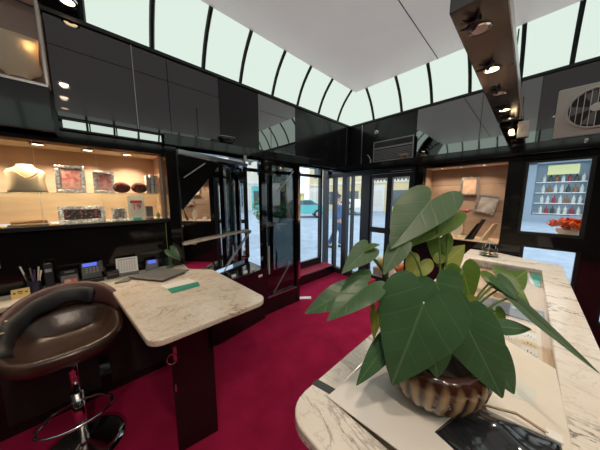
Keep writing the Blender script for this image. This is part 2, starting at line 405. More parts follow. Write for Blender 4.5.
MB().box(DX0, DX1, YL - .03, YL - .0045, DZ1, DZ1 + .03).build('head_rail', BLACK, sc, world=True)
for x in (-.30, .012): MB().box(x - .001, x + .001, YL - .006, YL - .0042, DZ0, DZ1).build('glass_joint', WHITEPL, sc, world=True)
def downlight(parent, x, y, z, energy, col=(1, .76, .52), r=.032, spot=130, lit=True, name='downlight'):
    d = MB().lathe([(r * 1.45, 0), (r * 1.45, -.006), (r * 1.05, -.008), (r, 0)], (x, y, z), 24).build(name, CHROME, parent, world=parent is not None, smooth=False)
    MB().lathe([(r, -.001), (r * .98, -.004), (.001, -.005)], (x, y, z), 20).build('lens', LAMPW if lit else LAMPOFF, d)
    if parent is not None:
        iv = parent.location
        for v in d.children[0].data.vertices: v.co = v.co - iv
    if energy:
        L = bpy.data.lights.new('lamp', 'SPOT'); L.energy = energy; L.color = col; L.spot_size = R(spot); L.spot_blend = .6; L.shadow_soft_size = r
        o = bpy.data.objects.new('lamp', L); COL.objects.link(o); o.location = (x, y, z - .012)
    return d
for x, y in ((-.60, 2.50), (-.29, 2.50), (-.03, 2.53), (.225, 2.55)): downlight(sc, x, y, DZ1, 16)

# overhead showcase, top left
ov = thing('overhead_showcase', 'small lit showcase high in the top left corner above the long one', 'showcase', (-.5, 2.24, 2.0))
b = MB(); b.box(-1.1, -.175, 2.235, YL - .001, 1.98, 2.27)
b.build('fascia_box', BLACK, ov, world=True, bevel=.004)
b = MB(); b.box(-1.1, -.19, YL - .016, YL - .001, 2.29, 2.80)
b.build('back_panel', PLANK, ov, world=True)
b = MB(); b.box(-.189, -.175, 2.235, YL - .001, 2.285, 2.80); b.box(-1.1, -.19, 2.235, YL - .017, 2.271, 2.284); b.box(-1.1, -.19, 2.235, YL - .017, 2.786, 2.80)
b.build('carcass', SAND, ov, world=True)
MB().box(-1.1, -.19, 2.238, 2.242, 2.2845, 2.785).build('front_glass', GLASS, ov, world=True)
b = MB(); b.box(-1.1, -.176, 2.226, 2.2345, 2.262, 2.276); b.box(-.184, -.172, 2.226, 2.2345, 2.277, 2.80)
b.build('edge_strip', STEEL, ov, world=True)
L = bpy.data.lights.new('lamp', 'POINT'); L.energy = .8; L.color = (1, .62, .30); L.shadow_soft_size = .02
o = bpy.data.objects.new('lamp', L); COL.objects.link(o); o.location = (-.235, 2.27, 2.50)

# ---------------------------------------------------------------- showcase contents
def bust_mesh(h, w, d):
    mb = MB(); n = 18; rr = []
    prof = [(0, .50, .40), (.10, .49, .5), (.30, .46, .62), (.52, .45, .66), (.70, .50, .60), (.80, .44, .52), (.86, .30, .44), (.93, .22, .40), (1.0, .20, .38)]
    for t, a, e in prof:
        ring = []
        for k in range(n):
            th = 2 * PI * k / n
            x = a * w * math.cos(th); y = math.sin(th) * d * e * .5
            ring.append((x, y + (1 - t) * -.18 * d, t * h))
        rr.append(ring)
    mb.rings(rr)
    return mb
t = thing('necklace_bust', 'cream suede necklace bust standing on the glass shelf', 'display bust', (-.372, 2.53, 1.584), R(12))
bust_mesh(.20, .19, .13).build('bust_body', CREAM, t, smooth=True)
MB().tube([(-.055 + .11 * i / 12, -.062 + .012 * abs(i - 6) / 6, .10 + .045 * (abs(i - 6) / 6) ** 1.6) for i in range(13)], .0035, 6).build('gold_necklace', mat('gold', (.9, .62, .2), .25, metal=1), t)
t = thing('necklace_bust', 'upside down cream bust standing in for a reflection in the overhead corner showcase', 'display bust', (-.30, 2.295, 2.285), 0)  # flipped copy added in place of the lower bust's reflection
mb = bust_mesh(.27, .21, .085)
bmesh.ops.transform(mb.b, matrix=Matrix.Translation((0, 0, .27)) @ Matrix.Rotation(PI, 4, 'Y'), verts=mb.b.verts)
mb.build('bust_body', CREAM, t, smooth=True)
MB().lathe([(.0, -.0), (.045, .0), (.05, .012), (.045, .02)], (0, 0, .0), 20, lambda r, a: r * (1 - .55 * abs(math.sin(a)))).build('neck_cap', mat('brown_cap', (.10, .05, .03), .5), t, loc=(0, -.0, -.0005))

def photo_frame(name, label, x, y, z, w, h, m, border, lean=10, rz=0, group=None, cat='picture frame', depth=.02):
    t = thing(name, label, cat, (x, y, z), rz, group)
    Mx = Matrix.Rotation(R(-lean), 4, 'X')
    def put(mb): bmesh.ops.transform(mb.b, matrix=Matrix.Translation((0, 0, .001)) @ Mx, verts=mb.b.verts); return mb
    f = MB()
    f.box(-w / 2, w / 2, 0, depth, 0, border); f.box(-w / 2, w / 2, 0, depth, h - border, h)
    f.box(-w / 2, -w / 2 + border, 0, depth, border, h - border); f.box(w / 2 - border, w / 2, 0, depth, border, h - border)
    put(f).build('frame', SILVER, t, bevel=.004)
    put(MB().box(-w / 2 + border, w / 2 - border, depth * .4, depth * .8, border, h - border)).build('picture', m, t)
    s = MB().hexa([(-.012, depth, h * .6), (.012, depth, h * .6), (.012, depth + .004, h * .6), (-.012, depth + .004, h * .6), (-.012, depth + .0, h * .75), (.012, depth + .0, h * .75), (.012, depth + .004, h * .75), (-.012, depth + .004, h * .75)])
    put(s).build('easel_strut', SILVER, t)
    return t
photo_frame('photo_frame', 'square silver frame with pink picture beside the necklace bust', -.150, 2.49, 1.584, .165, .215, PINK, .026, 8, R(-4))
photo_frame('photo_frame', 'smaller square silver frame with pink picture at the shelf middle', .046, 2.49, 1.584, .135, .185, PINK, .022, 8, R(-4))
photo_frame('photo_frame', 'wide silver frame with dark floral picture on the showcase floor', -.105, 2.51, 1.338, .275, .138, FLORAL, .030, 10, 0)
photo_frame('photo_frame', 'little silver frame with grey picture left of the red calendar', .126, 2.50, 1.338, .10, .115, PORTRAIT, .018, 10, 0)
# double heart
def heart(w, h, d, n=26):
    mb = MB(); out = []
    for i in range(n):
        a = 2 * PI * i / n; x = 16 * math.sin(a) ** 3; z = 13 * math.cos(a) - 5 * math.cos(2 * a) - 2 * math.cos(3 * a) - math.cos(4 * a)
        out.append((x / 32 * w, z / 29 * h))
    rr = []
    for k, s in ((-.5, .75), (-.25, .97), (.25, .97), (.5, .75)): rr.append([(x * s, k * d, z * s + h * .56) for x, z in out])
    mb.rings(rr); return mb
t = thing('oval_cushion_pair', 'pair of plump brown velvet oval cushions side by side on the glass shelf', 'ornament', (.222, 2.49, 1.583))
for sx in (-.063, .063):
    mb = MB().rings([[(sx + .062 * s_ * math.cos(a * PI / 12), d_, .05 + .048 * s_ * math.sin(a * PI / 12)) for a in range(24)] for d_, s_ in ((-.022, .55), (-.016, .85), (-.004, 1.), (.008, .97), (.016, .8))]); mb.build('cushion', BROWNV, t, smooth=True)
# shelf end: upright white cases
for i, (dx, hh, m, lb) in enumerate([(.352, .165, mat('pale_grey_card', (.60, .58, .55), .5), 'pale grey upright jewel case first of the row at the shelf end'), (.385, .180, WHITE, 'white upright jewel case second of the row at the shelf end'), (.420, .172, IVORY, 'ivory upright jewel case last in the row at the shelf end')]):
    t = thing('jewel_case', lb, 'jewel case', (dx, 2.52, 1.584), 0, 'upright cases at the end of the glass shelf')
    MB().box(-.012, .012, -.05, .05, 0, hh).build('case_body', m, t, bevel=.003)
    MB().box(-.0125, .0125, -.053, -.0505, hh * .45, hh * .5).build('clasp', STEEL, t)
# calendar with 19
t = thing('block_calendar', 'white wall calendar leaf with red band and number 19 in the showcase', 'calendar', (.252, 2.505, 1.338), R(-6))
Mx = Matrix.Translation((0, 0, .001)) @ Matrix.Rotation(R(-9), 4, 'X')
def putM(mb, M=Mx): bmesh.ops.transform(mb.b, matrix=M, verts=mb.b.verts); return mb
putM(MB().box(-.062, .062, 0, .008, 0, .225)).build('backing_card', WHITE, t)
putM(MB().box(-.040, .040, -.0025, -.0005, .02, .19)).build('leaf_pad', mat('calendar_pad', (.80, .72, .66), .6), t)
putM(MB().box(-.044, .044, -.005, -.003, .158, .180)).build('red_band', RED, t)
text('number', '19', .070, Mx @ Matrix.Translation((0, -.0035, .118)) @ RX90, RED, t)
putM(MB().box(-.03, .03, -.006, -.003, .0, .022)).build('teal_strip', TEAL, t)
# small things on the showcase floor
t = tag(MB().box(-.028, .028, -.02, .02, 0, .125).build('grey_jewel_case', GREYP, loc=(.352, 2.535, 1.338), bevel=.004), 'grey upright case on the showcase floor right of the calendar', 'jewel case')
t = thing('ring_box', 'flat pink ring box on the showcase floor by the calendar', 'ring box', (.340, 2.47, 1.338))
MB().box(-.032, .032, -.02, .02, 0, .018).build('box_body', PINK, t, bevel=.003); MB().box(-.030, .030, -.018, .018, .0185, .026).build('lid', WHITE, t, bevel=.003)
t = thing('price_cube', 'lime yellow little stand in the right corner of the showcase', 'stand', (.412, 2.48, 1.338))
MB().lathe([(.020, 0), (.020, .006), (.012, .012), (.016, .045), (.014, .05)], (0, 0, 0), 16).build('stand_body', LIME, t); MB().lathe([(.007, .05), (.010, .062), (.004, .066)], (0, 0, 0), 12).build('knob', WHITE, t)
t = thing('bracelet_roll', 'tan wooden bracelet tray at the left end of the showcase floor', 'tray', (-.385, 2.50, 1.338))
MB().box(-.095, .095, -.045, .045, 0, .018).build('tray_body', PALEWOOD, t, bevel=.003)
MB().tube([(-.085, 0, .028), (.085, 0, .028)], .012, 12).build('roll', mat('tan_leather', (.45, .24, .10), .6), t)
t = tag(MB().box(-.05, .05, -.012, .012, 0, .006).build('white_card', WHITE, loc=(-.31, 2.43, 1.338), rotz=.1), 'white card lying in front of the tan bracelet tray', 'card')
for i, x in enumerate((.06, .185, .30, -.02)):
    lb = ['tiny ring stand in front of the little silver frame', 'tiny ring stand in front of the red calendar', 'tiny ring stand in front of the pink ring box', 'tiny ring stand in front of the floral frame'][i]
    t = thing('ring_stand', lb, 'ring stand', (x, 2.425, 1.338), 0, 'tiny ring stands along the showcase glass')
    MB().lathe([(.012, 0), (.012, .004), (.004, .012), (.0035, .03)], (0, 0, 0), 12).build('cone', WHITE, t)
    MB().tube([(.006 * math.cos(a * PI / 5), .006 * math.sin(a * PI / 5), .022) for a in range(10)], .0012, 5, closed=True).build('ring', STEEL, t)

# ---------------------------------------------------------------- angled mirror bay
MA = Vector((.565, 2.255)); MDIR = Vector((.93, .367)).normalized(); ML = .98
t = thing('angled_mirror', 'tall mirror angled into the wall right of the showcase', 'mirror', (MA.x, MA.y, .70))
ME = MA + MDIR * ML; MN = Vector((-MDIR.y, MDIR.x)); 
def mpr(a, b_, o0, o1, z0, z1):
    P = [MA + MDIR * a + MN * o0, MA + MDIR * b_ + MN * o0, MA + MDIR * b_ + MN * o1, MA + MDIR * a + MN * o1]
    return MB().prism([(p.x, p.y) for p in P], z0, z1)
mpr(0, ML, 0, .008, .72, 1.95).build('mirror_glass', MIRROR, t, world=True)
mpr(-.01, ML, .0085, .03, .705, 1.97).build('backing', MATTE, t, world=True)
mpr(-.005, ML - .005, -.02, -.001, 1.951, 1.985).build('head_trim', STEEL, t, world=True)
# black cabinet below it
t = thing('mirror_cabinet', 'low black cabinet below the angled mirror', 'cabinet', (1.0, 2.2, 0))
MB().prism([(.57, 2.16), (.80, 2.10), (1.44, 2.19), (1.44, 2.575), (.57, 2.25)], .0, .645).build('cabinet_body', BLACK, t, world=True, bevel=.004)
MB().prism([(.565, 2.145), (.80, 2.085), (1.445, 2.175), (1.445, 2.58), (.565, 2.25)], .646, .672).build('cabinet_top', BLACK, t, world=True, bevel=.004)
MB().box(.0, .06, -.003, 0, 0, .03).build('white_sticker', WHITE, t).location = (1.34 - 1.0, 2.174 - 2.2, .575)
t.children[-1].rotation_euler.z = R(8)
for i, (x, y, w) in enumerate(((1.02, 2.17, .05), (1.17, 2.19, .06), (1.29, 2.22, .045))):
    lb = ['left white label tag on the low black cabinet ledge', 'middle folded white label tag on the low black cabinet ledge', 'right small white label tag on the low black cabinet ledge'][i]
    t = tag(MB().hexa([(-w / 2, -.012, 0), (w / 2, -.012, 0), (w / 2, .0, 0), (-w / 2, .0, 0), (-w / 2, -.002, .028), (w / 2, -.002, .028), (w / 2, 0, .028), (-w / 2, 0, .028)]).build('label_tag', WHITE, loc=(x, y, .672), rotz=R(5 + 8 * i)), lb, 'tag', 'white label tags on the black ledge')
mpr(-.02, .94, -.04, -.008, 1.092, 1.115).build('marble_shelf', MARB_L, None)
o = bpy.data.objects['marble_shelf']; tag(o, 'narrow marble shelf running along the foot of the angled mirror', 'shelf')
for a in (.1, .48, .86): 
    k = mpr(a, a + .02, -.03, -.0005, 1.072, 1.0915); bmesh.ops.translate(k.b, vec=(0, 0, 0), verts=k.b.verts); k.build('bracket', STEEL, o)
# diagonal rod in front of the mirror
t = thing('stay_rod', 'pale diagonal rod leaning across the angled mirror', 'rod', (1.03, 2.422, .673))
MB().cyl((1.030, 2.427, .679), (1.485, 2.605, 1.06), .007, n=10).build('rod', STEEL, t, world=True)
MB().box(-.012, .012, -.012, .006, .0, .005).build('foot_plate', STEEL, t)
MB().box(1.465, 1.49, 2.572, 2.598, 1.06, 1.10).build('clamp', mat('mint_clamp', (.45, .62, .55), .4), t, world=True)
# dark reflection in the mirror, modelled as a triangular board by the pillar
t = thing('reflection_board', 'black triangular board standing in for a reflection across the upper left of the mirror', 'board', (.57, 2.24, 1.3))
MB().hexa([(.566, 2.235, 1.43), (.575, 2.235, 1.43), (.575, 2.245, 1.43), (.566, 2.245, 1.43), (.566, 2.235, 1.94), (.97, 2.235, 1.90), (.97, 2.245, 1.90), (.566, 2.245, 1.94)]).build('board', BLACK, t, world=True)
MB().cyl((.60, 2.23, 1.73), (.80, 2.23, 1.88), .004, n=8).build('edge_rod', STEEL, t, world=True)
# ledge brackets near the lintel
t = thing('ledge_bracket', 'pale mint bracket hanging under the lintel over the mirror', 'bracket', (1.30, 2.27, 1.95))
MB().box(-.05, .06, -.012, .012, .005, .02).build('arm', mat('pale_mint', (.55, .70, .64), .4), t); MB().box(-.05, -.025, -.012, .012, .021, .07).build('post', MATS['pale_mint'], t); MB().box(-.08, -.055, -.012, .012, -.02, .012).build('hook', STEEL, t)
MB().box(.01, .035, -.012, .012, -.03, .004).build('hook', STEEL, t)
t.location.z = 1.949

# ---------------------------------------------------------------- glazed panel with diagonal stays (between mirror and entrance)
d1 = sroot('door_1', (1.45, 2.27, 0))
b = MB(); b.box(1.45, 1.515, 2.235, 2.30, 0, 2.02); b.box(2.02, 2.085, 2.235, 2.30, 0, 2.02); b.box(1.515, 2.02, 2.235, 2.30, 1.94, 2.02)
b.build('door_frame', BLACK, d1, world=True, bevel=.003)
b = MB().box(1.515, 2.02, 2.24, 2.295, .0, .255)
k = b.build('kick_panel', BLACK, d1, world=True)
MB().box(1.515, 2.02, 2.232, 2.2395, .225, .245).build('kick_rail', STEEL, k).location = (-1.45, -2.27, 0)
MB().box(1.515, 2.02, 2.262, 2.270, .2555, 1.94).build('door_glass', DGLASS, d1, world=True)
MB().cyl((1.62, 2.255, .26), (1.935, 2.255, .64), .007, n=8).build('diagonal_stay', STEEL, d1, world=True)
MB().cyl((1.71, 2.255, 1.62), (1.985, 2.255, 1.90), .008, n=8).build('diagonal_stay', STEEL, d1, world=True)
for x, z0, z1, y in ((1.548, .55, .92, 2.245), (1.70, .58, .83, 2.29)):  # second bar, behind the glass, stands in for the handle's reflection
    MB().cyl((x, y, z0), (x, y, z1), .011, n=10).build('pull_handle', mat('satin_handle', (.62, .61, .58), .5, metal=.3) if 'satin_handle' not in MATS else MATS['satin_handle'], d1, world=True)
MB().box(2.055, 2.095, 2.232, 2.2345, .35, 1.9).build('bright_edge', CHROME, d1, world=True)

# ---------------------------------------------------------------- entrance bay: step, shop front, soffit
struct('trim_3', MB().box(1.46, 3.40, 2.62, 2.95, .001, .165), BLACK, bevel=.004)
MB_ = MB().box(1.46, 3.40, 2.63, 2.90, .1655, .172); struct('trim_4', MB_, mat('step_carpet', (.34, .03, .06), .95))
struct('trim_5', MB().box(1.40, XF, YL + .101, 2.99, 2.12, 2.17), mat('soffit_pale', (.62, .60, .64), .35))
struct('trim_6', MB().box(1.40, 1.46, 2.62, 2.99, 0, 2.12), BLACK)
d2 = sroot('door_2', (2.4, 2.93, .172))
YF = 2.93
b = MB()
for x0, x1 in ((1.46, 1.52), (2.02, 2.09), (2.58, 2.62), (3.27, 3.33)): b.box(x0, x1, YF - .03, YF + .03, .1725, 2.119)
b.build('post', FRAME, d2, world=True)
rails = [(1.52, 2.02), (2.09, 2.58), (2.62, 3.27)]
for x0, x1 in rails:
    l = MB().box(x0, x1, YF - .025, YF + .025, .1725, .30)
    l.box(x0, x1, YF - .025, YF + .025, 1.93, 1.98)
    l.build('rail', FRAME, d2, world=True)
    MB().box(x0, x1, YF - .004, YF + .004, .30, 1.93).build('pane', GLASS, d2, world=True)
    MB().box(x0, x1, YF - .004, YF + .004, 1.98, 2.119).build('transom_pane', GLASS, d2, world=True)
MB().tube([(3.20, YF - .05, .8), (3.20, YF - .05, 1.4)], .012, 10).build('pull_handle', MATTE, d2, world=True)
# small lamp in the bay soffit
ld = thing('soffit_lamp', 'small bright lamp in the pale soffit of the entrance bay', 'lamp', (2.75, 2.8, 2.12))
downlight(ld, 2.75, 2.80, 2.119, 6, (1, .9, .8), .025, 140)
t = tag(MB().box(-.09, .09, -.035, .035, 0, .008).build('paper_strip', WHITE, loc=(2.14, 2.24, .0), rotz=R(-40)), 'white paper strip lying on the red carpet by the entrance', 'paper')
t.location = (2.20, 2.235, .001)

# ---------------------------------------------------------------- front wall
def fbox(mb, y0, y1, z0, z1, x0=XF, x1=XF + .1): return mb.box(x0, x1, y0, y1, z0, z1)
wf = sroot('wall_front', (XF, 0, 0))
b = MB()
fbox(b, YR, 2.99, 2.0, ZB)                                   # band above everything
fbox(b, 1.09, 1.20, 0, 2.0)                                  # between doors and niche
fbox(b, .21, 1.09, 0, .985); fbox(b, .075, .21, 0, 2.0)      # under the niche, pillar
fbox(b, .21, 1.09, 1.955, 2.0)
fbox(b, -.395, .075, 1.945, 2.0); fbox(b, -.395, .075, 1.02, 1.135); fbox(b, -.395, .075, 0, .47)
fbox(b, -.54, -.395, 0, 2.0)
fbox(b, -1.05, -.54, 1.945, 2.0); fbox(b, -1.05, -.54, 1.02, 1.135); fbox(b, -1.05, -.54, 0, .30); fbox(b, YR, -1.05, 0, 2.0)
fbox(b, .03, .075, .47, 1.02); 
b.build('wall_body', BLACK, wf, world=True)
for y0, y1, m in ((YL - .03, 1.84, BLACKS), (1.835, 1.22, BLACKS), (1.215, .50, SMOKE), (.495, .03, SMOKE), (.025, -.7, BLACKG), (-.705, -2.0, BLACKG)):
    MB().box(XF - .013, XF - .001, y1, y0, 2.125, ZB - .035).build('cladding_panel', m, wf, world=True)
MB().box(XF - .018, XF - .0135, 2.095, 2.105, 2.125, ZB - .035).build('cladding_joint', STEEL, wf, world=True)
struct('trim_7', MB().box(XF - .08, XF - .001, YR, YL - .001, 2.0, 2.118), BLACK, bevel=.004)
# windows on the right: upper and lower panes with their frames
wn = sroot('window_5', (XF + .05, -.17, 1.0))
for y0, y1, z0, z1 in ((-.395, .075, 1.135, 1.945), (-.395, .03, .47, 1.02), (-1.05, -.54, 1.135, 1.945), (-1.05, -.54, .30, 1.02)):
    f = MB(); e = .03; x0, x1 = XF + .03, XF + .07
    f.box(x0, x1, y0, y0 + e, z0, z1); f.box(x0, x1, y1 - e, y1, z0, z1); f.box(x0, x1, y0 + e, y1 - e, z0, z0 + e); f.box(x0, x1, y0 + e, y1 - e, z1 - e, z1)
    k = f.build('window_frame', FRAME, wn, world=True)
    g = MB().box(XF + .045, XF + .053, y0 + e, y1 - e, z0 + e, z1 - e); bmesh.ops.translate(g.b, vec=-wn.location, verts=g.b.verts); g.build('pane', GLASS, k)
# street door of two glazed leaves
d3 = sroot('door_3', (XF + .05, 1.55, 0))
b = MB(); fbox(b, 1.92, 2.09, 0, 2.0); fbox(b, 2.40, 2.50, 0, 2.0); fbox(b, 2.90, 2.99, 0, 2.0); fbox(b, 1.20, 1.24, 0, 2.0); fbox(b, 1.24, 1.92, 1.93, 2.0)
fbox(b, 2.09, 2.40, 0, .10); fbox(b, 2.50, 2.90, 0, .10); fbox(b, 2.68, 2.73, .10, 2.0); fbox(b, 2.09, 2.40, 1.93, 2.0); fbox(b, 2.50, 2.68, 1.93, 2.0); fbox(b, 2.73, 2.90, 1.93, 2.0); fbox(b, 2.28, 2.30, .10, 1.93)
b.build('door_frame', FRAME, d3, world=True)
for y0, y1 in ((2.09, 2.28), (2.30, 2.40), (2.50, 2.68), (2.73, 2.90)): MB().box(XF + .045, XF + .053, y0, y1, .10, 1.93).build('side_light', GLASS, d3, world=True)
for y0, y1 in ((1.585, 1.918), (1.242, 1.575)):
    f = MB(); x0, x1 = XF + .02, XF + .08
    f.box(x0, x1, y0, y0 + .045, .01, 1.925); f.box(x0, x1, y1 - .03, y1, .01, 1.925)
    for z0, z1 in ((.01, .16), (.94, 1.03), (1.865, 1.925)): f.box(x0, x1, y0 + .045, y1 - .03, z0, z1)
    k = f.build('door_leaf', FRAME, d3, world=True)
    for z0, z1 in ((.16, .94), (1.03, 1.865)):
        g = MB().box(XF + .045, XF + .053, y0 + .045, y1 - .03, z0, z1); bmesh.ops.translate(g.b, vec=-d3.location, verts=g.b.verts); g.build('pane', GLASS, k)
    # lace hanging at the head of the pane
    g = MB()
    for q in range(8):
        yy = y0 + .06 + q * (y1 - y0 - .10) / 8; g.box(XF + .038, XF + .044, yy, yy + .022, 1.865 - (.03 if q % 2 else .055), 1.864)
    bmesh.ops.translate(g.b, vec=-d3.location, verts=g.b.verts); g.build('lace_edge', GREYP, k)
MB().box(XF - .006, XF - .001, 1.25, 1.56, 1.955, 1.962).build('name_strip', STEEL, d3, world=True)
t = tag(MB().box(-.13, .13, -.14, .14, 0, .15).build('red_step_box', mat('red_step', (.40, .01, .03), .9), loc=(3.24, 1.83, 0.0), bevel=.01), 'low red carpeted step box at the foot of the street door', 'step')

# lit niche in the front wall
nc = thing('street_showcase', 'warm lit showcase in the street wall behind the plant', 'showcase', (XF, .65, .985))
b = MB(); X2 = XF + .38
b.box(X2, X2 + .02, .21, 1.09, .985, 1.955); b.box(XF + .101, X2, .20, .22, .985, 1.955); b.box(XF + .101, X2, 1.08, 1.10, .985, 1.955)
b.build('back_panel', PLANK, nc, world=True)
s = MB()
for z in (1.36, 1.72): s.box(X2 - .003, X2 - .0005, .23, 1.07, z, z + .004)
s.build('plank_joint', MATTE, nc, world=True)
MB().box(XF + .101, X2 + .02, .20, 1.10, 1.9555, 1.975).build('soffit', MATS['cream_soffit'], nc, world=True)
MB().box(XF + .0, X2, .221, 1.079, .9855, 1.0).build('floor_board', SAND, nc, world=True)
MB().box(XF - .006, XF - .001, .205, 1.095, 1.50, 1.99).build('sliding_glass', GLASS, nc, world=True)
for y in (.90, .68, .44): downlight(nc, XF + .17, y, 1.955, 8.5, (1, .80, .60), .026)
def wall_frame(label, y, z, w, h, roll, m):
    t = thing('picture_frame', label, 'picture frame', (X2 - .03, y, z))
    M = Matrix.Rotation(-PI / 2, 4, 'Z') @ Matrix.Rotation(R(roll), 4, 'Y')
    def put(mb): bmesh.ops.transform(mb.b, matrix=M, verts=mb.b.verts); return mb
    f = MB(); e = .02
    f.box(-w / 2, w / 2, -.01, .01, -h / 2, -h / 2 + e); f.box(-w / 2, w / 2, -.01, .01, h / 2 - e, h / 2)
    f.box(-w / 2, -w / 2 + e, -.01, .01, -h / 2 + e, h / 2 - e); f.box(w / 2 - e, w / 2, -.01, .01, -h / 2 + e, h / 2 - e)
    put(f).build('frame', SILVER, t); put(MB().box(-w / 2 + e, w / 2 - e, -.004, .008, -h / 2 + e, h / 2 - e)).build('picture', m, t)
    put(MB().cyl((0, .0, h / 2), (0, .022, h / 2 + .03), .003, n=6)).build('hanger', STEEL, t)
    put(MB().box(-.01, .01, .01, .029, -.01, .01)).build('wall_pad', MATTE, t)
    return t
PEACH = mat('peach_print', (.70, .50, .36), .4); noise_tint(PEACH, (.50, .31, .20), (.60, .44, .32), 14)
PALEP = mat('pale_print', (.52, .50, .46), .4); noise_tint(PALEP, (.28, .25, .22), (.50, .48, .45), 12)
wall_frame('upper silver frame with peach picture in the street showcase', .60, 1.70, .19, .25, 3, PEACH)
wall_frame('tilted silver frame with pale picture in the street showcase', .40, 1.45, .215, .245, 12, PALEP)
# niche contents
t = thing('display_wedge', 'black slanted jewellery display board in the street showcase', 'display board', (3.52, .52, 1.0))
MB().hexa([(-.05, -.02, 0), (.0, -.06, 0), (.06, -.05, 0), (.0, .0, 0), (-.01, -.13, .27), (.05, -.16, .27), (.06, -.15, .27), (.0, -.12, .27)]).build('board', MATTE, t)
MB().hexa([(-.06, .02, 0), (-.01, -.015, 0), (-.005, -.008, 0), (-.055, .027, 0), (-.02, -.09, .22), (.03, -.125, .22), (.035, -.118, .22), (-.015, -.083, .22)]).build('velvet_face', PLASTB, t)
t = thing('display_wedge', 'tan slanted jewellery display board beside the black one', 'display board', (3.55, .36, 1.0))
MB().hexa([(-.05, .02, 0), (.03, -.03, 0), (.05, .0, 0), (-.03, .05, 0), (-.02, -.08, .22), (.05, -.12, .22), (.06, -.11, .22), (-.01, -.07, .22)]).build('board', SAND, t)
MB().tube([(-.02, .0, .05), (-.01, -.04, .12), (.0, -.07, .18)], .004, 6).build('chain', SILVER, t)
t = thing('oval_fan', 'pale oval hand mirror standing in the street showcase', 'hand mirror', (3.55, .66, 1.0))
M = Matrix.Rotation(-PI / 2, 4, 'Z')
mb = MB().rings([[(.07 * math.cos(a * PI / 12) * s, y, .13 + .10 * math.sin(a * PI / 12) * s) for a in range(24)] for y, s in ((-.006, .9), (-.003, 1), (.003, 1), (.006, .9))]); putM(mb, M); mb.build('mirror_disc', mat('pearl', (.70, .60, .48), .3), t)
mb = MB().tube([(.07 * math.cos(a * PI / 12), -.004, .13 + .10 * math.sin(a * PI / 12)) for a in range(24)], .005, 6, closed=True); putM(mb, M); mb.build('rim', CREAM, t)
mb = MB().box(-.012, .012, -.03, .03, 0, .032); putM(mb, M); mb.build('stand', CREAM, t)
t = thing('dried_rose', 'dusky pink dried rose on a stem in the street showcase', 'flower', (3.58, .575, 1.0))
MB().tube([(0, 0, .03), (.0, .01, .2), (-.005, 0, .33)], .004, 6).build('stem', STEM, t)
MB().lathe([(.03, 0), (.034, .01), (.03, .06), (.02, .062)], (0, 0, 0), 14).build('vase', SHELFG, t)
ROSE = mat('dusky_rose', (.42, .10, .10), .8)
for k in range(7):
    a = k * 2.4; r = .016 + .003 * k
    MB().lathe([(.004, -.02), (.020, -.008), (.026, .012), (.018, .022)], (r * .8 * math.cos(a), r * .8 * math.sin(a), .355 + .004 * (k % 3)), 10).build('petal', ROSE, t, smooth=True)
t = thing('ring_roll', 'white ring roll standing at the left of the street showcase', 'ring roll', (3.55, .90, 1.0))
MB().box(-.03, .03, -.05, .05, 0, .05).build('base', WHITE, t, bevel=.004); MB().tube([(0, -.045, .065), (0, .045, .065)], .016, 12).build('roll', CREAM, t)

# ---------------------------------------------------------------- appliances on the lintel
t = thing('window_air_conditioner', 'grey boxy air conditioner on the ledge above the street door', 'air conditioner', (3.40, 1.53, 2.119))
MB().box(-.026, .034, -.30, .30, 0, .31).build('housing', PLASTB, t, bevel=.004)
f = MB(); f.box(-.034, -.027, -.31, .31, 0, .014); f.box(-.034, -.027, -.31, .31, .30, .315); f.box(-.034, -.027, -.31, -.296, .0145, .2995); f.box(-.034, -.027, .296, .31, .0145, .2995); f.box(-.034, -.027, -.295, .295, .195, .215)
f.build('front_frame', mat('ac_light_grey', (.36, .37, .37), .4), t)
g = MB()
for z in [.03 + .022 * i for i in range(7)]: g.box(-.032, -.0265, -.29, .29, z, z + .013)
g.build('grille', mat('ac_grille_grey', (.22, .22, .22), .5), t)
MB().box(-.033, -.0265, -.27, -.05, .222, .29).build('control_panel', MATTE, t)
t = thing('toy_horse', 'small tan animal figurine on the ledge in front of the air conditioner', 'figurine', (3.352, 1.33, 2.1185), R(90))
SK = [((-.05, 0, .045), .018), ((.0, 0, .05), .020), ((.045, 0, .048), .018), ((.065, 0, .068), .012), ((.085, 0, .062), .009)]
MB().tube([p for p, r in SK], [r for p, r in SK], 10).build('body', mat('tan_plush', (.42, .30, .17), .9), t, smooth=True)
for x in (-.045, .04):
    for y in (-.010, .010): MB().cyl((x, y * 1.0, .04), (x, y * 1.3, 0), .006, .007, 8).build('leg', MATS['tan_plush'], t)
t = thing('white_lever', 'small white bent lever left of the air conditioner', 'lever', (3.40, 1.90, 2.119))
MB().cyl((0, 0, 0), (0, 0, .05), .012, .010, 10).build('base', WHITEPL, t); MB().tube([(0, 0, .045), (0, .02, .09), (0, .06, .14)], .006, 8).build('arm', WHITEPL, t)
t = thing('ceiling_sensor', 'round white sensor on the black wall above the air conditioner', 'sensor', (XF - .013, 1.83, 2.60))
MB().tube([(-.001, 0, 0), (-.02, 0, 0), (-.03, 0, 0)], [.035, .033, .018], 18).build('dome', WHITEPL, t); MB().tube([(-.030, 0, 0), (-.034, 0, 0)], [.010, .008], 12).build('lens', GREYP, t)

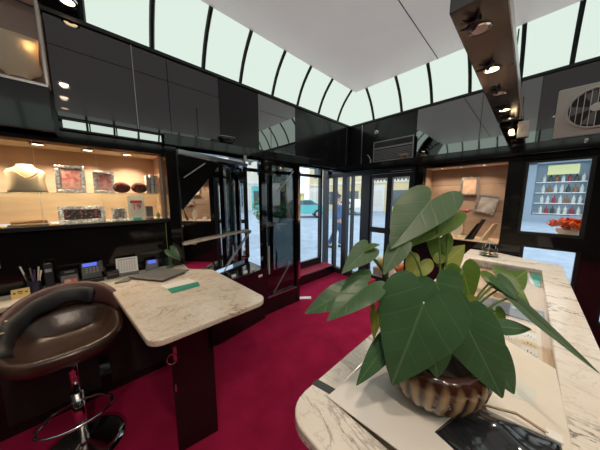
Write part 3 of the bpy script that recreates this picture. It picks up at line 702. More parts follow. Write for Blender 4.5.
t = thing('exhaust_fan_unit', 'beige square ventilation unit with round fan grille on the right ledge', 'fan unit', (3.40, -.33, 2.119))
H = .46
b = MB(); b.box(-.025, .034, -.24, .24, 0, H); b.build('housing', BEIGEPL, t, bevel=.012, seg=3)
cz = .24; r = .175
MB().tube([(-.031, r * math.cos(a * PI / 18), cz + r * math.sin(a * PI / 18)) for a in range(36)], .011, 8, closed=True).build('fan_ring', BEIGEPL, t, smooth=True)
MB().tube([(-.0255, 0, cz), (-.028, 0, cz)], [.168, .168], 36).build('fan_well', MATTE, t)
for k in range(5):
    a = 2 * PI * k / 5
    P = [(.03, -.35), (.15, -.30), (.155, .25), (.03, .25)]
    q = [(x * math.cos(a + d), x * math.sin(a + d)) for x, d in P]
    mb = MB(); v0 = [mb.b.verts.new((-.031, y, cz + z)) for y, z in q]; v1 = [mb.b.verts.new((-.029, y, cz + z)) for y, z in q]
    mb.face(v0); mb.face(v1[::-1])
    for i in range(4): mb.face([v0[i], v0[(i + 1) % 4], v1[(i + 1) % 4], v1[i]])
    mb.build('fan_blade', GREYP, t)
for k in range(-4, 5):
    y = k * .038; hz = math.sqrt(max(0, r * r - y * y)) - .004
    MB().cyl((-.036, y, cz - hz), (-.036, y, cz + hz), .0028, n=6).build('grille_bar', WHITEPL, t)
MB().tube([(-.037, 0, cz), (-.046, 0, cz)], [.038, .034], 20).build('hub_badge', WHITEPL, t)
t = thing('wall_switch_box', 'small white switch box on the black wall under the beam end', 'switch box', (XF - .013, .125, 2.19))
MB().box(-.04, -.001, -.045, .045, 0, .17).build('box', WHITEPL, t, bevel=.005); MB().box(-.0435, -.0405, -.02, .02, .06, .11).build('button', BEIGEPL, t)
t = thing('white_peg', 'small white cylindrical peg on the lintel below the fan unit', 'peg', (3.368, -.30, 2.06))
MB().tube([(-.001, 0, 0), (-.03, 0, .02)], .012, 10).build('peg_body', WHITEPL, t)
# sunglasses-like pouch on the left ledge
t = thing('black_toy_car', 'shiny dark bowl on the left ledge above the mirror', 'bowl', (1.08, 2.315, 2.1185), R(-8))
t.name = 'ornamental_bowl'
MB().lathe([(.03, 0), (.05, .01), (.078, .05), (.082, .075), (.076, .075), (.05, .02), (.0, .012)], (0, 0, 0), 24, lambda r, a: r * (1 - .55 * abs(math.sin(a)))).build('bowl_body', FOIL, t, smooth=True)
MB().tube([(.081 * math.cos(a * PI / 10), .081 * (1 - .55 * abs(math.sin(a * PI / 10))) * math.sin(a * PI / 10), .076) for a in range(20)], .004, 6, closed=True).build('rim', SILVER, t)
t = tag(MB().box(-.035, .035, -.02, .02, 0, .03).build('black_box', PLASTB, loc=(.95, 2.315, 2.1185), bevel=.003), 'small black box left of the bowl on the left ledge', 'box')

# ---------------------------------------------------------------- hanging spotlight beam
BZ = 2.37
bm = thing('spotlight_beam', 'long black glossy spotlight beam hanging over the right counter', 'light beam', (2.2, .235, BZ))
MB().box(1.235, 3.36, .145, .332, BZ, BZ + .07).build('beam_body', mat('beam_black', (.060, .068, .072), .16, spec=.6, ior=1.6), bm, world=True, bevel=.003)
MB().box(1.235, 3.36, .139, .1445, BZ, BZ + .07).build('side_trim', STEEL, bm, world=True)
for x in (1.5, 2.4, 3.2): MB().cyl((x, .24, BZ + .07), (x, .24, ZC), .006, n=8).build('hanger_rod', DARKALU, bm, world=True)
def claw_spot(x, lit):
    s = MB().lathe([(.046, 0), (.046, -.004), (.036, -.006), (.034, 0)], (x, .25, BZ - .0005), 24); s = s.build('spot_rim', CHROME, bm, world=True)
    mb = MB().lathe([(.033, -.003), (.03, -.006), (.001, -.008)], (x, .25, BZ - .0005), 20); bmesh.ops.translate(mb.b, vec=-Vector(bm.location), verts=mb.b.verts); mb.build('lens', LAMPW if lit else LAMPOFF, s)
    c = MB()
    for a in (20, 75, 140, 195):
        a = R(a); dx, dy = math.cos(a), math.sin(a)
        c.tube([(x - .09 + .012 * dx, .25 + .012 * dy, BZ - .008), (x - .09 + .035 * dx, .25 + .035 * dy, BZ - .020), (x - .09 + .068 * dx, .25 + .068 * dy, BZ - .012)], [.010, .008, .003], 6)
    c.cyl((x - .09, .25, BZ - .001), (x - .09, .25, BZ - .016), .02, .016, 12)
    c.build('claw_fitting', MATTE, bm, world=True)
    if lit:
        L = bpy.data.lights.new('lamp', 'SPOT'); L.energy = 40; L.color = (1, .85, .68); L.spot_size = R(125); L.spot_blend = .7; L.shadow_soft_size = .035
        o = bpy.data.objects.new('lamp', L); COL.objects.link(o); o.location = (x, .25, BZ - .02)
for x, lit in ((1.443, False), (1.932, True), (2.40, False), (2.88, True), (3.25, False)): claw_spot(x, lit)
nl = thing('lintel_lamp', 'small lit lamp under the lintel at the beam end', 'lamp', (3.365, .215, 2.28))
MB().cyl((0, 0, .0), (-.0, 0, .089), .012, n=10).build('stem', MATTE, nl); MB().lathe([(.018, .0), (.024, -.03), (.020, -.032), (.0, -.03)], (0, 0, .0), 16).build('lamp_head', LAMPW, nl)

# ceiling downlights (three in a row over the viewer are mirrored in the black glass at the top left)
for i, (x, y) in enumerate(((-.225, -.19), (-.274, -.82), (-.317, -1.50))):
    t = thing('ceiling_downlight', 'ceiling downlight number %s' % i, 'ceiling lamp', (x, y, ZC), 0, 'recessed ceiling downlights')
    t['label'] = ['ceiling downlight over the shopkeeper nearest the showcase', 'ceiling downlight in the middle of the row of three', 'ceiling downlight at the right wall end of the row of three', ][i]
    downlight(t, x, y, ZC, 75, (1, .82, .64), .045, 150)
# downlight in the black blind panel, top left
t = thing('bulkhead_lamp', 'round bright downlight in the black panel at top left', 'lamp', (-.036, 2.225, 2.85))
MB().lathe([(.05, 0), (.05, -.012), (.036, -.015), (.034, 0)], (0, 0, 0), 24).build('trim_ring', CHROME, t); MB().lathe([(.036, -.006), (.03, -.012), (.001, -.014)], (0, 0, 0), 20).build('lens', LAMPW, t)
MB().cyl((0, 0.0, .0), (0, .09, .04), .02, n=10).build('neck', MATTE, t)

# ---------------------------------------------------------------- left counter and desk
ZT = .90
wt = tag(MB().prism([(-1.6, 2.13), (-.03, 2.06), (-.005, 2.06)] + arc((.175, 1.17), .075, 186, 268, 6) + arc((.665, 1.175), .08, 274, 350, 6) + [(.70, 1.9), (.55, 2.08), (.555, 2.255), (.465, 2.255), (.465, 2.325), (-1.6, 2.325)], ZT - .035, ZT).build('worktop', MARB_L, bevel=.008, seg=3), 'beige veined marble worktop running along the left wall and out as a desk', 'worktop')
t = thing('counter_cabinet', 'black base cabinet beneath the marble along the left wall', 'cabinet', (-.5, 2.25, 0))
MB().box(-1.6, .40, 2.16, 2.32, 0, ZT - .036).build('body', BLACK, t, world=True)
for x0 in (-1.55, -1.05, -.55, -.05):
    d = MB().box(x0, x0 + .44, 2.145, 2.1595, .08, .82).build('door', MATTE, t, world=True, bevel=.003)
    h = MB().cyl((x0 + .38, 2.135, .66), (x0 + .38, 2.135, .78), .006, n=8); bmesh.ops.translate(h.b, vec=-t.location, verts=h.b.verts); h.build('handle', CHROME, d)
t = thing('desk_pedestal', 'black end panel carrying the marble desk with a ring handle', 'pedestal', (.32, 1.30, 0))
Mz = Matrix.Rotation(R(-9), 4, 'Z')
mb = MB().box(-.10, .13, -.0, .42, 0, ZT - .036); 
bmesh.ops.transform(mb.b, matrix=Mz, verts=mb.b.verts); mb.build('panel', BLACK, t, bevel=.003)
mb = MB().tube([(.0 + .024 * math.cos(a * PI / 8), -.010, .70 + .032 * math.sin(a * PI / 8)) for a in range(16)], .0035, 6, closed=True)
bmesh.ops.transform(mb.b, matrix=Mz @ Matrix.Translation((-.095, -.006, -.06)), verts=mb.b.verts); mb.build('ring_handle', CHROME, t)
mb = MB().box(-.088, -.070, -.010, -.0005, .62, .70); bmesh.ops.transform(mb.b, matrix=Mz, verts=mb.b.verts); mb.build('handle_plate', STEEL, t)
mb = MB().box(-.092, -.084, -.006, -.0005, .42, .46); bmesh.ops.transform(mb.b, matrix=Mz, verts=mb.b.verts); mb.build('lock', STEEL, t)

# --- things on the left counter
t = thing('name_card', 'small yellow card sign standing at the left end of the marble', 'sign', (-.425, 2.205, ZT), R(4))
Mx2 = Matrix.Rotation(R(-12), 4, 'X')
putM(MB().box(-.038, .038, 0, .012, 0, .058), Mx2).build('card', YELLOW, t)
mat('ink_brown', (.12, .07, .03), .6)
putM(MB().box(-.030, -.020, -.0012, 0, .028, .037).box(.018, .029, -.0012, 0, .029, .038).box(-.012, .010, -.0012, 0, .037, .043).box(-.008, .007, -.0012, 0, .026, .031), Mx2).build('printed_mark', MATS['ink_brown'], t)
t = thing('pen_cup', 'dark pen cup full of pens beside the yellow card', 'pen cup', (-.372, 2.262, ZT))
MB().lathe([(.030, 0), (.032, .085), (.028, .085), (.026, .01), (.0, .01)], (0, 0, 0), 20).build('cup', mat('navy_cup', (.02, .02, .05), .3), t)
for i, (dx, dy, tx, ty, h, m) in enumerate(((-.01, 0, -.05, .01, .18, WHITE), (.0, .01, -.012, .02, .16, GREYP), (.01, 0, .03, .0, .165, WHITEPL), (.012, -.01, .04, -.01, .14, CREAM), (-.01, -.01, -.03, -.02, .13, PLASTB), (.0, -.01, .012, -.02, .15, mat('purple_pen', (.10, .03, .14), .4)))):
    tag(MB().tube([(0, 0, 0), (tx - dx, ty - dy, h)], [.004, .0045], 8).build('pen', m, loc=(-.372 + dx, 2.262 + dy, ZT + .011)), ['white pen leaning left in the dark pen cup', 'grey pen near the middle of the pen cup', 'white plastic pen leaning right in the pen cup', 'cream pencil leaning far right in the pen cup', 'black pen leaning left in front in the pen cup', 'purple pen at the front of the pen cup'][i], 'pen', 'pens in the dark cup')
t = thing('cordless_phone', 'black cordless phone upright in its charging cradle', 'phone', (-.305, 2.285, ZT), R(6))
MB().box(-.038, .048, -.045, .03, 0, .022).build('cradle', GREYP, t, bevel=.006)
MB().obox((0, .0, .105), (.046, .026, .165), Matrix.Rotation(R(-8), 4, 'X')).build('handset', PLASTB, t, bevel=.008, seg=3)
MB().obox((0, -.0225, .138), (.032, .002, .022), Matrix.Rotation(R(-8), 4, 'X')).build('screen', mat('grey_screen', (.35, .36, .36), .2), t)
MB().obox((0, -.012, .085), (.032, .002, .055), Matrix.Rotation(R(-8), 4, 'X')).build('keypad', KEYS, t)
t = thing('card_terminal_tray', 'black tray base carrying the desk phone and card reader', 'tray', (-.145, 2.275, ZT), R(3))
MB().box(-.12, .12, -.05, .04, 0, .028).build('tray', PLASTB, t, bevel=.005)
t = thing('card_reader', 'black card reader with pink slip left of the desk phone', 'card reader', (-.205, 2.275, ZT + .029), R(3))
MB().hexa([(-.05, -.04, 0), (.045, -.04, 0), (.045, .03, 0), (-.05, .03, 0), (-.048, -.02, .055), (.043, -.02, .055), (.043, .03, .085), (-.048, .03, .085)]).build('reader_body', PLASTB, t, bevel=.004)
MB().box(-.03, .035, -.0435, -.0405, .004, .03).build('paper_slip', PINK, t); MB().obox((0, .003, .0725), (.05, .02, .003), Matrix.Rotation(R(31), 4, 'X')).build('screen', GREYP, t)
t = thing('desk_phone', 'black desk phone with a lit blue display on the left counter', 'phone', (-.09, 2.285, ZT + .029), R(3))
MB().hexa([(-.058, -.04, 0), (.058, -.04, 0), (.058, .025, 0), (-.058, .025, 0), (-.055, -.03, .03), (.055, -.03, .03), (.055, .025, .115), (-.055, .025, .115)]).build('phone_body', PLASTB, t, bevel=.004)
Mp = Matrix.Translation((0, -.003, .072)) @ Matrix.Rotation(R(57), 4, 'X')
mb = MB().box(-.045, .035, .018, .044, 0, .004); putM(mb, Mp); mb.build('display', LCD, t)
for a in range(4):
    for c_ in range(3):
        mb = MB().box(-.032 + a * .02, -.019 + a * .02, -.036 + c_ * .016, -.026 + c_ * .016, 0, .004); putM(mb, Mp); mb.build('key', KEYS, t)
mb = MB().box(.05, .066, -.045, .045, .0, .022); putM(mb, Mp); mb.build('handset', PLASTB, t)
t = thing('receipt_printer', 'small black cube printer between desk phone and calendar', 'printer', (.03, 2.262, ZT), R(3))
MB().box(-.038, .038, -.03, .03, 0, .06).build('printer_body', PLASTB, t, bevel=.006); MB().box(-.03, .03, -.032, -.0305, .032, .040).build('slot', GREYP, t)
t = thing('desk_calendar', 'white desk calendar tented on a dark base', 'calendar', (.125, 2.262, ZT), R(-6))
MB().box(-.075, .075, -.03, .05, 0, .022).build('base', GREYP, t, bevel=.004)
Mc = Matrix.Translation((0, .0, .0225)) @ Matrix.Rotation(R(-22), 4, 'X')
putM(MB().box(-.072, .072, 0, .004, 0, .125), Mc).build('page', WHITE, t)
g = MB()
for a in range(7):
    for c_ in range(5): g.box(-.06 + a * .0175, -.049 + a * .0175, -.0012, -.0002, .014 + c_ * .017, .024 + c_ * .017)
g.box(-.06, .06, -.0012, -.0002, .103, .114)
putM(g, Mc).build('date_grid', mat('calendar_grey', (.50, .50, .50), .6), t)
t = thing('card_terminal', 'small dark payment terminal with a blue screen beside the leaf vase', 'card reader', (.30, 2.275, ZT), R(-12))
MB().hexa([(-.05, -.05, 0), (.05, -.05, 0), (.05, .03, 0), (-.05, .03, 0), (-.045, -.045, .02), (.045, -.045, .02), (.045, .03, .085), (-.045, .03, .085)]).build('terminal_body', GREYP, t, bevel=.004)
Mt = Matrix.Translation((0, -.008, .0545)) @ Matrix.Rotation(R(41), 4, 'X')
putM(MB().box(-.03, .03, .005, .038, 0, .004), Mt).build('display', LCD, t); putM(MB().box(-.032, .032, -.038, -.002, 0, .003), Mt).build('keypad', KEYS, t)
t = thing('laptop_stand', 'flat grey folded laptop lying on the marble desk', 'laptop', (.27, 2.03, ZT), 0)
b = MB().prism([(.115, 2.125), (.30, 1.86), (.525, 1.975), (.33, 2.215)], ZT + .012, ZT + .024); bmesh.ops.translate(b.b, vec=-t.location, verts=b.b.verts); b.build('lid', GREYP, t, bevel=.005)
b = MB().prism([(.125, 2.120), (.302, 1.872), (.515, 1.978), (.332, 2.205)], ZT + .001, ZT + .0115); bmesh.ops.translate(b.b, vec=-t.location, verts=b.b.verts); b.build('keyboard_half', PLASTB, t, bevel=.003)
b = MB().prism([(.03, 2.07), (.115, 2.06), (.145, 2.12), (.09, 2.13)], ZT + .001, ZT + .014); bmesh.ops.translate(b.b, vec=-t.location, verts=b.b.verts); b.build('flap', GREYP, t, bevel=.003)
t = thing('leaflet', 'white leaflet with a teal green lower half on the desk', 'leaflet', (.37, 1.72, ZT), 0)
b = MB().prism([(.278, 1.80), (.30, 1.70), (.505, 1.685), (.47, 1.805)], ZT + .001, ZT + .003); bmesh.ops.translate(b.b, vec=-t.location, verts=b.b.verts); b.build('page', WHITE, t)
b = MB().prism([(.298, 1.70), (.307, 1.60), (.49, 1.602), (.503, 1.687)], ZT + .0032, ZT + .0045); bmesh.ops.translate(b.b, vec=-t.location, verts=b.b.verts); b.build('green_half', GREEN, t)
t = thing('power_strip', 'small white gadget on a cable at the desk back edge', 'gadget', (.505, 1.96, ZT))
MB().box(-.02, .02, -.012, .012, 0, .012).build('body', WHITEPL, t, bevel=.003, rotz=-.6); MB().tube([(.0, .012, .006), (-.03, .06, .006), (-.02, .12, .006), (-.06, .17, .006)], .003, 6).build('cable', WHITEPL, t)
t = thing('wall_socket', 'small pale socket plate on the black wall at the far left', 'socket', (-.60, YL - .001, 1.08))
MB().box(-.04, .085, -.012, 0, 0, .14).build('plate', mat('pale_plate', (.55, .53, .42), .5), t, bevel=.003); MB().box(-.01, .05, -.016, -.0125, .04, .10).build('insert', GREYP, t)

# ---------------------------------------------------------------- leaf builder
HEART = [(-.02, .01), (-.20, .09), (-.30, .24), (-.26, .42), (-.10, .53), (.10, .55), (.30, .47), (.50, .36), (.68, .24), (.84, .12), (.94, .045), (1.0, .0)]
SLIM = [(-.01, .01), (-.10, .07), (-.14, .16), (-.08, .25), (.06, .30), (.22, .30), (.40, .27), (.58, .21), (.74, .14), (.87, .075), (.95, .03), (1.0, .0)]
def leaf(name, base, tip, width, m, parent, roll=0., droop=.12, fold=.18, shape=HEART, facing=None, wav=.03, skew=0.):
    B, T = Vector(base), Vector(tip); ax = (T - B); Ln = ax.length; ax.normalize()
    fc = Vector(facing) if facing else Vector((-.55, -.1, .8))
    nrm = (fc - ax * fc.dot(ax)).normalized(); nrm.rotate(Matrix.Rotation(roll, 3, ax)); sd = ax.cross(nrm)
    W = width / .55 if shape is HEART else width / .30
    mb = MB(); uvs = {}; K = 5; rows = {}
    ph = random.random() * 6
    for sg in (-1, 1):
        for i, (a, s) in enumerate(HEART if shape is HEART else shape):
            mid = (max(0., a), 0.)
            for k in range(K + 1):
                t = k / K
                aa = mid[0] + (a - mid[0]) * t; ss = s * t
                if k == 0:
                    key = ('m', i if a > 0 else 0)
                    if key in rows: rows[(sg, i, k)] = rows[key]; continue
                    rows[key] = None
                aa += skew * ss * sg
                h = fold * ss - droop * (max(0, aa) ** 2) - .10 * ss * ss * 2 + wav * math.sin(aa * 9 + ph + sg) * ss * 1.6
                p = B + ax * (aa * Ln) + sd * (sg * ss * W) + nrm * (h * Ln)
                v = mb.b.verts.new(p); uvs[v] = (aa, sg * ss)
                rows[(sg, i, k)] = v
                if k == 0: rows[key] = v
        n = len(shape)
        for i in range(n - 1):
            for k in range(K):
                q = [rows[(sg, i, k)], rows[(sg, i + 1, k)], rows[(sg, i + 1, k + 1)], rows[(sg, i, k + 1)]]
                u = []
                for v in q:
                    if v not in u: u.append(v)
                if len(u) >= 3: mb.face(u if sg > 0 else u[::-1])
    bmesh.ops.remove_doubles(mb.b, verts=mb.b.verts, dist=1e-6)
    uvl = mb.b.loops.layers.uv.new('UVMap')
    for f in mb.b.faces:
        for lp in f.loops: lp[uvl].uv = uvs.get(lp.vert, (0, 0))
    o = mb.build(name, m, parent, world=True, smooth=True, sub=1)
    return o

# plant sprig in a glass on the left counter
t = thing('leaf_vase', 'clear glass holding one broad green leaf on the left counter', 'vase', (.432, 2.225, ZT))
MB().lathe([(.035, .001), (.040, .10), (.037, .10), (.032, .006), (.0, .006)], (0, 0, 0), 20).build('glass', SHELFG, t)
MB().tube([(0, 0, .01), (.0, -.01, .12), (.015, -.03, .165)], .003, 6).build('stem', STEM, t)
leaf('leaf', (.440, 2.20, ZT + .165), (.50, 2.13, ZT + .075), .05, LEAF_D, t, facing=(-.2, -.9, .5))
MB().tube([(-.005, 0, .02), (-.012, .0, .25), (-.005, .02, .42)], .0025, 6).build('stem', STEM, t)

# ---------------------------------------------------------------- bar stool
bs = thing('bar_stool', 'brown leather bucket bar stool on a chrome pedestal', 'bar stool', (-.20, 1.77, 0))
MB().lathe([(.0, .0), (.205, .0), (.207, .008), (.16, .020), (.06, .032), (.03, .05), (.0, .05)], (0, 0, .001), 36).build('base', CHROME, bs, smooth=True)
MB().cyl((0, 0, .045), (0, 0, .38), .030, n=20).build('column', CHROME, bs, smooth=True)
MB().cyl((0, 0, .38), (0, 0, .64), .022, n=20).build('gas_lift', CHROME, bs, smooth=True)
fr = [(-.02, -.02, .33), (-.10, -.03, .32), (-.15, -.10, .315)] + [(.0 + .155 * math.cos(R(a)), -.13 + .085 * math.sin(R(a)), .315) for a in range(190, 351, 20)] + [(.15, -.09, .315), (.10, -.03, .32), (.02, -.02, .33)]
MB().tube(fr, .008, 8).build('footrest', CHROME, bs, smooth=True)
# seat pan: superellipse dish with padded lip
def sring(rx, ry, z, cy=0., n=36, e=.75, dz=None):
    out = []
    for k in range(n):
        a = 2 * PI * k / n; c_, s_ = math.cos(a), math.sin(a)
        x = rx * math.copysign(abs(c_) ** e, c_); y = ry * math.copysign(abs(s_) ** e, s_) + cy
        out.append((x, y, z + (dz(x, y) if dz else 0)))
    return out
rise = lambda x, y: .05 * max(0, (y + .05) / .3)
prof = [(.10, .13, .655, None), (.19, .21, .668, None), (.238, .268, .705, rise), (.250, .285, .748, rise), (.243, .278, .775, rise), (.222, .252, .782, rise), (.196, .222, .762, rise), (.165, .185, .725, None), (.12, .13, .702, None), (.05, .06, .695, None)]
MB().rings([sring(a, b_, z, .0, dz=dz) for a, b_, z, dz in prof]).build('seat', LEATHER, bs, smooth=True, sub=1)
# low wrap-around backrest
rr = []
for i in range(17):
    a = R(8 + 178 * i / 16); env = math.sin(PI * min(1, max(0, (i + .5) / 17))) ** .55
    cx_, cy_ = .236 * math.cos(a), .005 + .268 * math.sin(a); nx, ny = math.cos(a), math.sin(a)
    zb = .775 + rise(0, cy_); zt = zb + .02 + .135 * env; th = .016 + .012 * env; fl = .035 * env
    rr.append([(cx_ - nx * th, cy_ - ny * th, zb), (cx_ + nx * th, cy_ + ny * th, zb), (cx_ + nx * (th + fl * .6), cy_ + ny * (th + fl * .6), (zb + zt) / 2), (cx_ + nx * (th + fl), cy_ + ny * (th + fl), zt - .012), (cx_ + nx * fl, cy_ + ny * fl, zt), (cx_ - nx * (th - .004 - fl), cy_ - ny * (th - .004 - fl), zt - .012), (cx_ - nx * (th - fl * .4), cy_ - ny * (th - fl * .4), (zb + zt) / 2)])
MB().rings(rr).build('backrest', MAROON, bs, smooth=True, sub=1)
# black jacket over the backrest
jk = thing('jacket', 'black quilted jacket draped along the inside of the bar stool backrest', 'jacket', (-.42, 1.77, .80))
rr = []
for i in range(17):
    t_ = i / 16; a = R(55 + 150 * t_); nx, ny = math.cos(a), math.sin(a); env = math.sin(PI * min(1, max(0, ((a - R(8)) / R(178) * 16 + .5) / 17))) ** .55
    cy0 = .005 + .268 * ny; k = .12 + .88 * max(0, min(1, (t_ - .6) * 3)); zt = .795 + rise(0, cy0) + .135 * env - .045 * (1 - k); fl = .035 * env - .030 * (1 - k)
    cx_, cy_ = -.20 + (.236 + fl) * nx, 1.77 + .005 + (.268 + fl) * ny; w1 = .040 + .005 * math.sin(i * 2.1); dn = .085 + .012 * math.sin(i * 1.3)
    o_ = .034 + .012 * k
    rr.append([(cx_ - nx * (w1 + .012), cy_ - ny * (w1 + .012), zt - dn), (cx_ - nx * w1, cy_ - ny * w1, zt - .005), (cx_ - nx * .012, cy_ - ny * .012, zt + .012 + .006 * math.sin(i * 1.7)), (cx_ + nx * o_ * k, cy_ + ny * o_ * k, zt + .002), (cx_ + nx * (o_ + .012) * k, cy_ + ny * (o_ + .012) * k, zt - dn * k), (cx_ + nx * o_ * k, cy_ + ny * o_ * k, zt - dn * k), (cx_ + nx * (o_ - .008) * k, cy_ + ny * (o_ - .008) * k, zt - .008), (cx_, cy_, zt + .003), (cx_ - nx * .028, cy_ - ny * .028, zt - .014), (cx_ - nx * w1, cy_ - ny * w1, zt - dn)])
MB().rings(rr).build('jacket_body', CLOTHB, jk, world=True, smooth=True, sub=1)
for a, dz in ((168, .0), (180, -.012)):
    a = R(a); p = (-.20 + .222 * math.cos(a), 1.775 + .25 * math.sin(a), .90 + dz - .03 * (a > 3))
    MB().lathe([(.0, 0), (.009, 0), (.009, .004), (.0, .006)], p, 12).build('snap_button', STEEL, jk, world=True)

# ---------------------------------------------------------------- right counter
rc = thing('counter_cabinet', 'black base cabinet under the right showcase counter', 'cabinet', (1.8, .1, 0))
MB().prism([(.42, -.22), (.42, .41), (3.36, .41), (3.36, .19), (3.17, -.19), (3.17, -.22)], 0, .74).build('body', BLACK, rc, world=True)
b = MB(); b.box(.42, .44, -.22, .41, .741, .858); b.box(.441, 3.1, .39, .41, .741, .858); b.box(.441, 3.1, -.22, -.20, .741, .858); b.box(2.93, 3.1, -.199, .389, .741, .858)
b.build('showcase_wall', BLACK, rc, world=True)
MB().box(.445, 2.925, -.195, .385, .741, .855).build('display_bed', SAND, rc, world=True)
out = arc((.445, .375), .085, 178, 92, 7) + [(3.38, .46), (3.38, .20), (3.20, -.20), (3.20, -.265), (.36, -.265)]
IN = [(.495, .388), (2.86, .388), (2.86, -.128), (.495, -.128)]
def ringslab(outer, inner, z0, z1):
    mb = MB(); 
    vo = [[mb.b.verts.new((x, y, z)) for x, y in outer] for z in (z0, z1)]; vi = [[mb.b.verts.new((x, y, z)) for x, y in inner] for z in (z0, z1)]
    n, k = len(outer), len(inner)
    for i in range(n): mb.face([vo[0][i], vo[0][(i + 1) % n], vo[1][(i + 1) % n], vo[1][i]])
    for i in range(k): mb.face([vi[0][i], vi[0][(i + 1) % k], vi[1][(i + 1) % k], vi[1][i]])
    for z in (0, 1):
        ed = []
        for L_, n_2 in ((vo[z], n), (vi[z], k)):
            for i in range(n_2):
                e = mb.b.edges.get((L_[i], L_[(i + 1) % n_2])); ed.append(e)
        bmesh.ops.triangle_fill(mb.b, use_beauty=True, edges=ed)
    return mb
ct = thing('showcase_countertop', 'cream veined marble countertop with a glass inset on the right', 'countertop', (1.8, .1, .859))
ringslab(out, IN, .8595, .90).build('marble_frame', MARB_R, ct, world=True, bevel=.006, seg=3)
MB().box(.496, 2.859, -.127, .387, .892, .899).build('glass_inset', GLASS, ct, world=True)
INL = mat('slate_inlay', (.05, .055, .06), .3)
MB().prism([(.488, .462), (.518, .462), (.534, .389), (.504, .389)], .9002, .901).build('inlay_strip', INL, ct, world=True)

# boards and papers on top
def slab(name, label, cat, pts, z0, z1, m, bev=.002, group=None):
    cx_ = sum(p[0] for p in pts) / len(pts); cy_ = sum(p[1] for p in pts) / len(pts)
    return tag(MB().prism([(x - cx_, y - cy_) for x, y in pts], 0, z1 - z0).build(name, m, loc=(cx_, cy_, z0), bevel=bev), label, cat, group)
Z = .9015
slab('white_board', 'large white board under the plant pot on the right counter', 'board', [(.487, .392), (.87, .368), (.80, .08), (.515, .06)], Z, Z + .006, WHITEB)
t = thing('ivory_board', 'ivory sheet with a pale blue smear right of the plant pot', 'board', (1.0, -.05, Z))
b = MB().prism([(.88, .07), (1.06, .155), (1.30, .02), (1.205, -.125), (.80, -.137), (.72, -.02)], Z, Z + .005); b.build('sheet', IVORY, t, world=True, bevel=.002)
b = MB().prism([(.96, .02), (1.02, .03), (1.05, -.02), (1.01, -.075), (.94, -.07), (.925, -.02)], Z + .0052, Z + .0056); b.build('blue_smear', mat('pale_blue_ink', (.69, .70, .63), .5), t, world=True)
# black plastic pouch
pc = thing('plastic_pouch', 'shiny crumpled black plastic pouch in front of the plant pot', 'pouch', (.72, .0, Z + .006))
PQ = [Vector((.62, .12, 0)), Vector((.80, .07, 0)), Vector((.83, -.115, 0)), Vector((.56, -.13, 0))]
N = 16; mb = MB(); gv = []
for i in range(N + 1):
    row = []
    for j in range(N + 1):
        u, v = i / N, j / N; p = PQ[0] * (1 - u) * (1 - v) + PQ[1] * u * (1 - v) + PQ[2] * u * v + PQ[3] * (1 - u) * v
        h = .020 * (math.sin(PI * u) * math.sin(PI * v)) ** .5 * (1 + .35 * math.sin(9 * u + 4 * v) + .25 * math.sin(13 * v - 5 * u))
        row.append(mb.b.verts.new((p.x, p.y, Z + .007 + max(0, h))))
    gv.append(row)
for i in range(N):
    for j in range(N): mb.face([gv[i][j], gv[i + 1][j], gv[i + 1][j + 1], gv[i][j + 1]])
lo = [mb.b.verts.new((p.x, p.y, Z + .0062)) for p in PQ]
mb.face(lo[::-1])
edges_ = [gv[i][0] for i in range(N + 1)], [gv[N][j] for j in range(N + 1)], [gv[i][N] for i in range(N, -1, -1)], [gv[0][j] for j in range(N, -1, -1)]
for q, e in enumerate(edges_): mb.face(e[::-1] + [lo[q], lo[(q + 1) % 4]])
mb.build('pouch_body', FOIL, pc, world=True, smooth=True)
MB().tube([(.79, .055, .925), (.82, -.03, .935), (.81, -.09, .932)], .004, 6).build('fold_edge', mat('bronze_seal', (.35, .27, .18), .3, metal=.8), pc, world=True)
MB().box(.80, .828, -.115, -.085, .929, .934).build('white_tab', WHITE, pc, world=True)
# price tags under the hook, trays and cards inside the glass
def inner(name, label, cat, pts, h, m, group=None, z=.8555): return slab(name, label, cat, pts, z, z + h, m, .001, group)
t = thing('tag_sheet', 'cream card of small price tags printed with bars under the glass', 'price tags', (1.45, 0, .8555))
MB().box(1.22, 1.66, -.10, .14, .8555, .8605).build('card', IVORY, t, world=True)
k = 0
for i in range(5):
    for j in range(3):
        x = 1.25 + i * .08; y = -.085 + j * .075
        MB().box(x, x + .055, y, y + .05, .8607, .863).build('price_tag', WHITE if (i + j) % 2 else CREAM, t, world=True)
        g = MB()
        for s in range(4): g.box(x + .008, x + .012 + .009 * (s % 3), y + .008 + s * .010, y + .011 + s * .010, .8631, .8635)
        g.build('tag_print', MATTE, t, world=True)
MB().box(1.36, 1.42, .03, .12, .8636, .8676).build('grey_tab', GREYP, t, world=True); MB().box(1.25, 1.30, -.10, -.03, .8636, .8676).build('grey_tab', GREYP, t, world=True)
t = thing('jewel_tray', 'wide blue grey jewel tray with white pearls under the glass', 'jewel tray', (1.78, 0, .8555))
MB().box(1.70, 1.90, -.12, .17, .8555, .866).build('tray_bed', BLUEG, t, world=True, bevel=.002)
for k in range(7): MB().lathe([(.0, -.009), (.0075, -.006), (.010, 0), (.0075, .006), (.0, .009)], (1.80 + .01 * (k % 2), -.10 + k * .018, .8755), 10).build('pearl', WHITE, t, world=True, smooth=True)
inner('suede_tray', 'sand suede tray with a dark lip in the middle of the glass counter', 'jewel tray', [(1.98, .12), (1.98, -.02), (2.30, -.03), (2.30, .10)], .03, SAND)
inner('wooden_tray', 'pale wooden tray lying behind the suede tray under the glass', 'jewel tray', [(2.34, .32), (2.34, -.03), (2.60, -.05), (2.60, .32)], .02, PALEWOOD)
inner('dark_tray', 'dark grey tray along the far end of the glass counter', 'jewel tray', [(2.66, .35), (2.66, -.03), (2.82, -.03), (2.82, .35)], .03, GREYP)
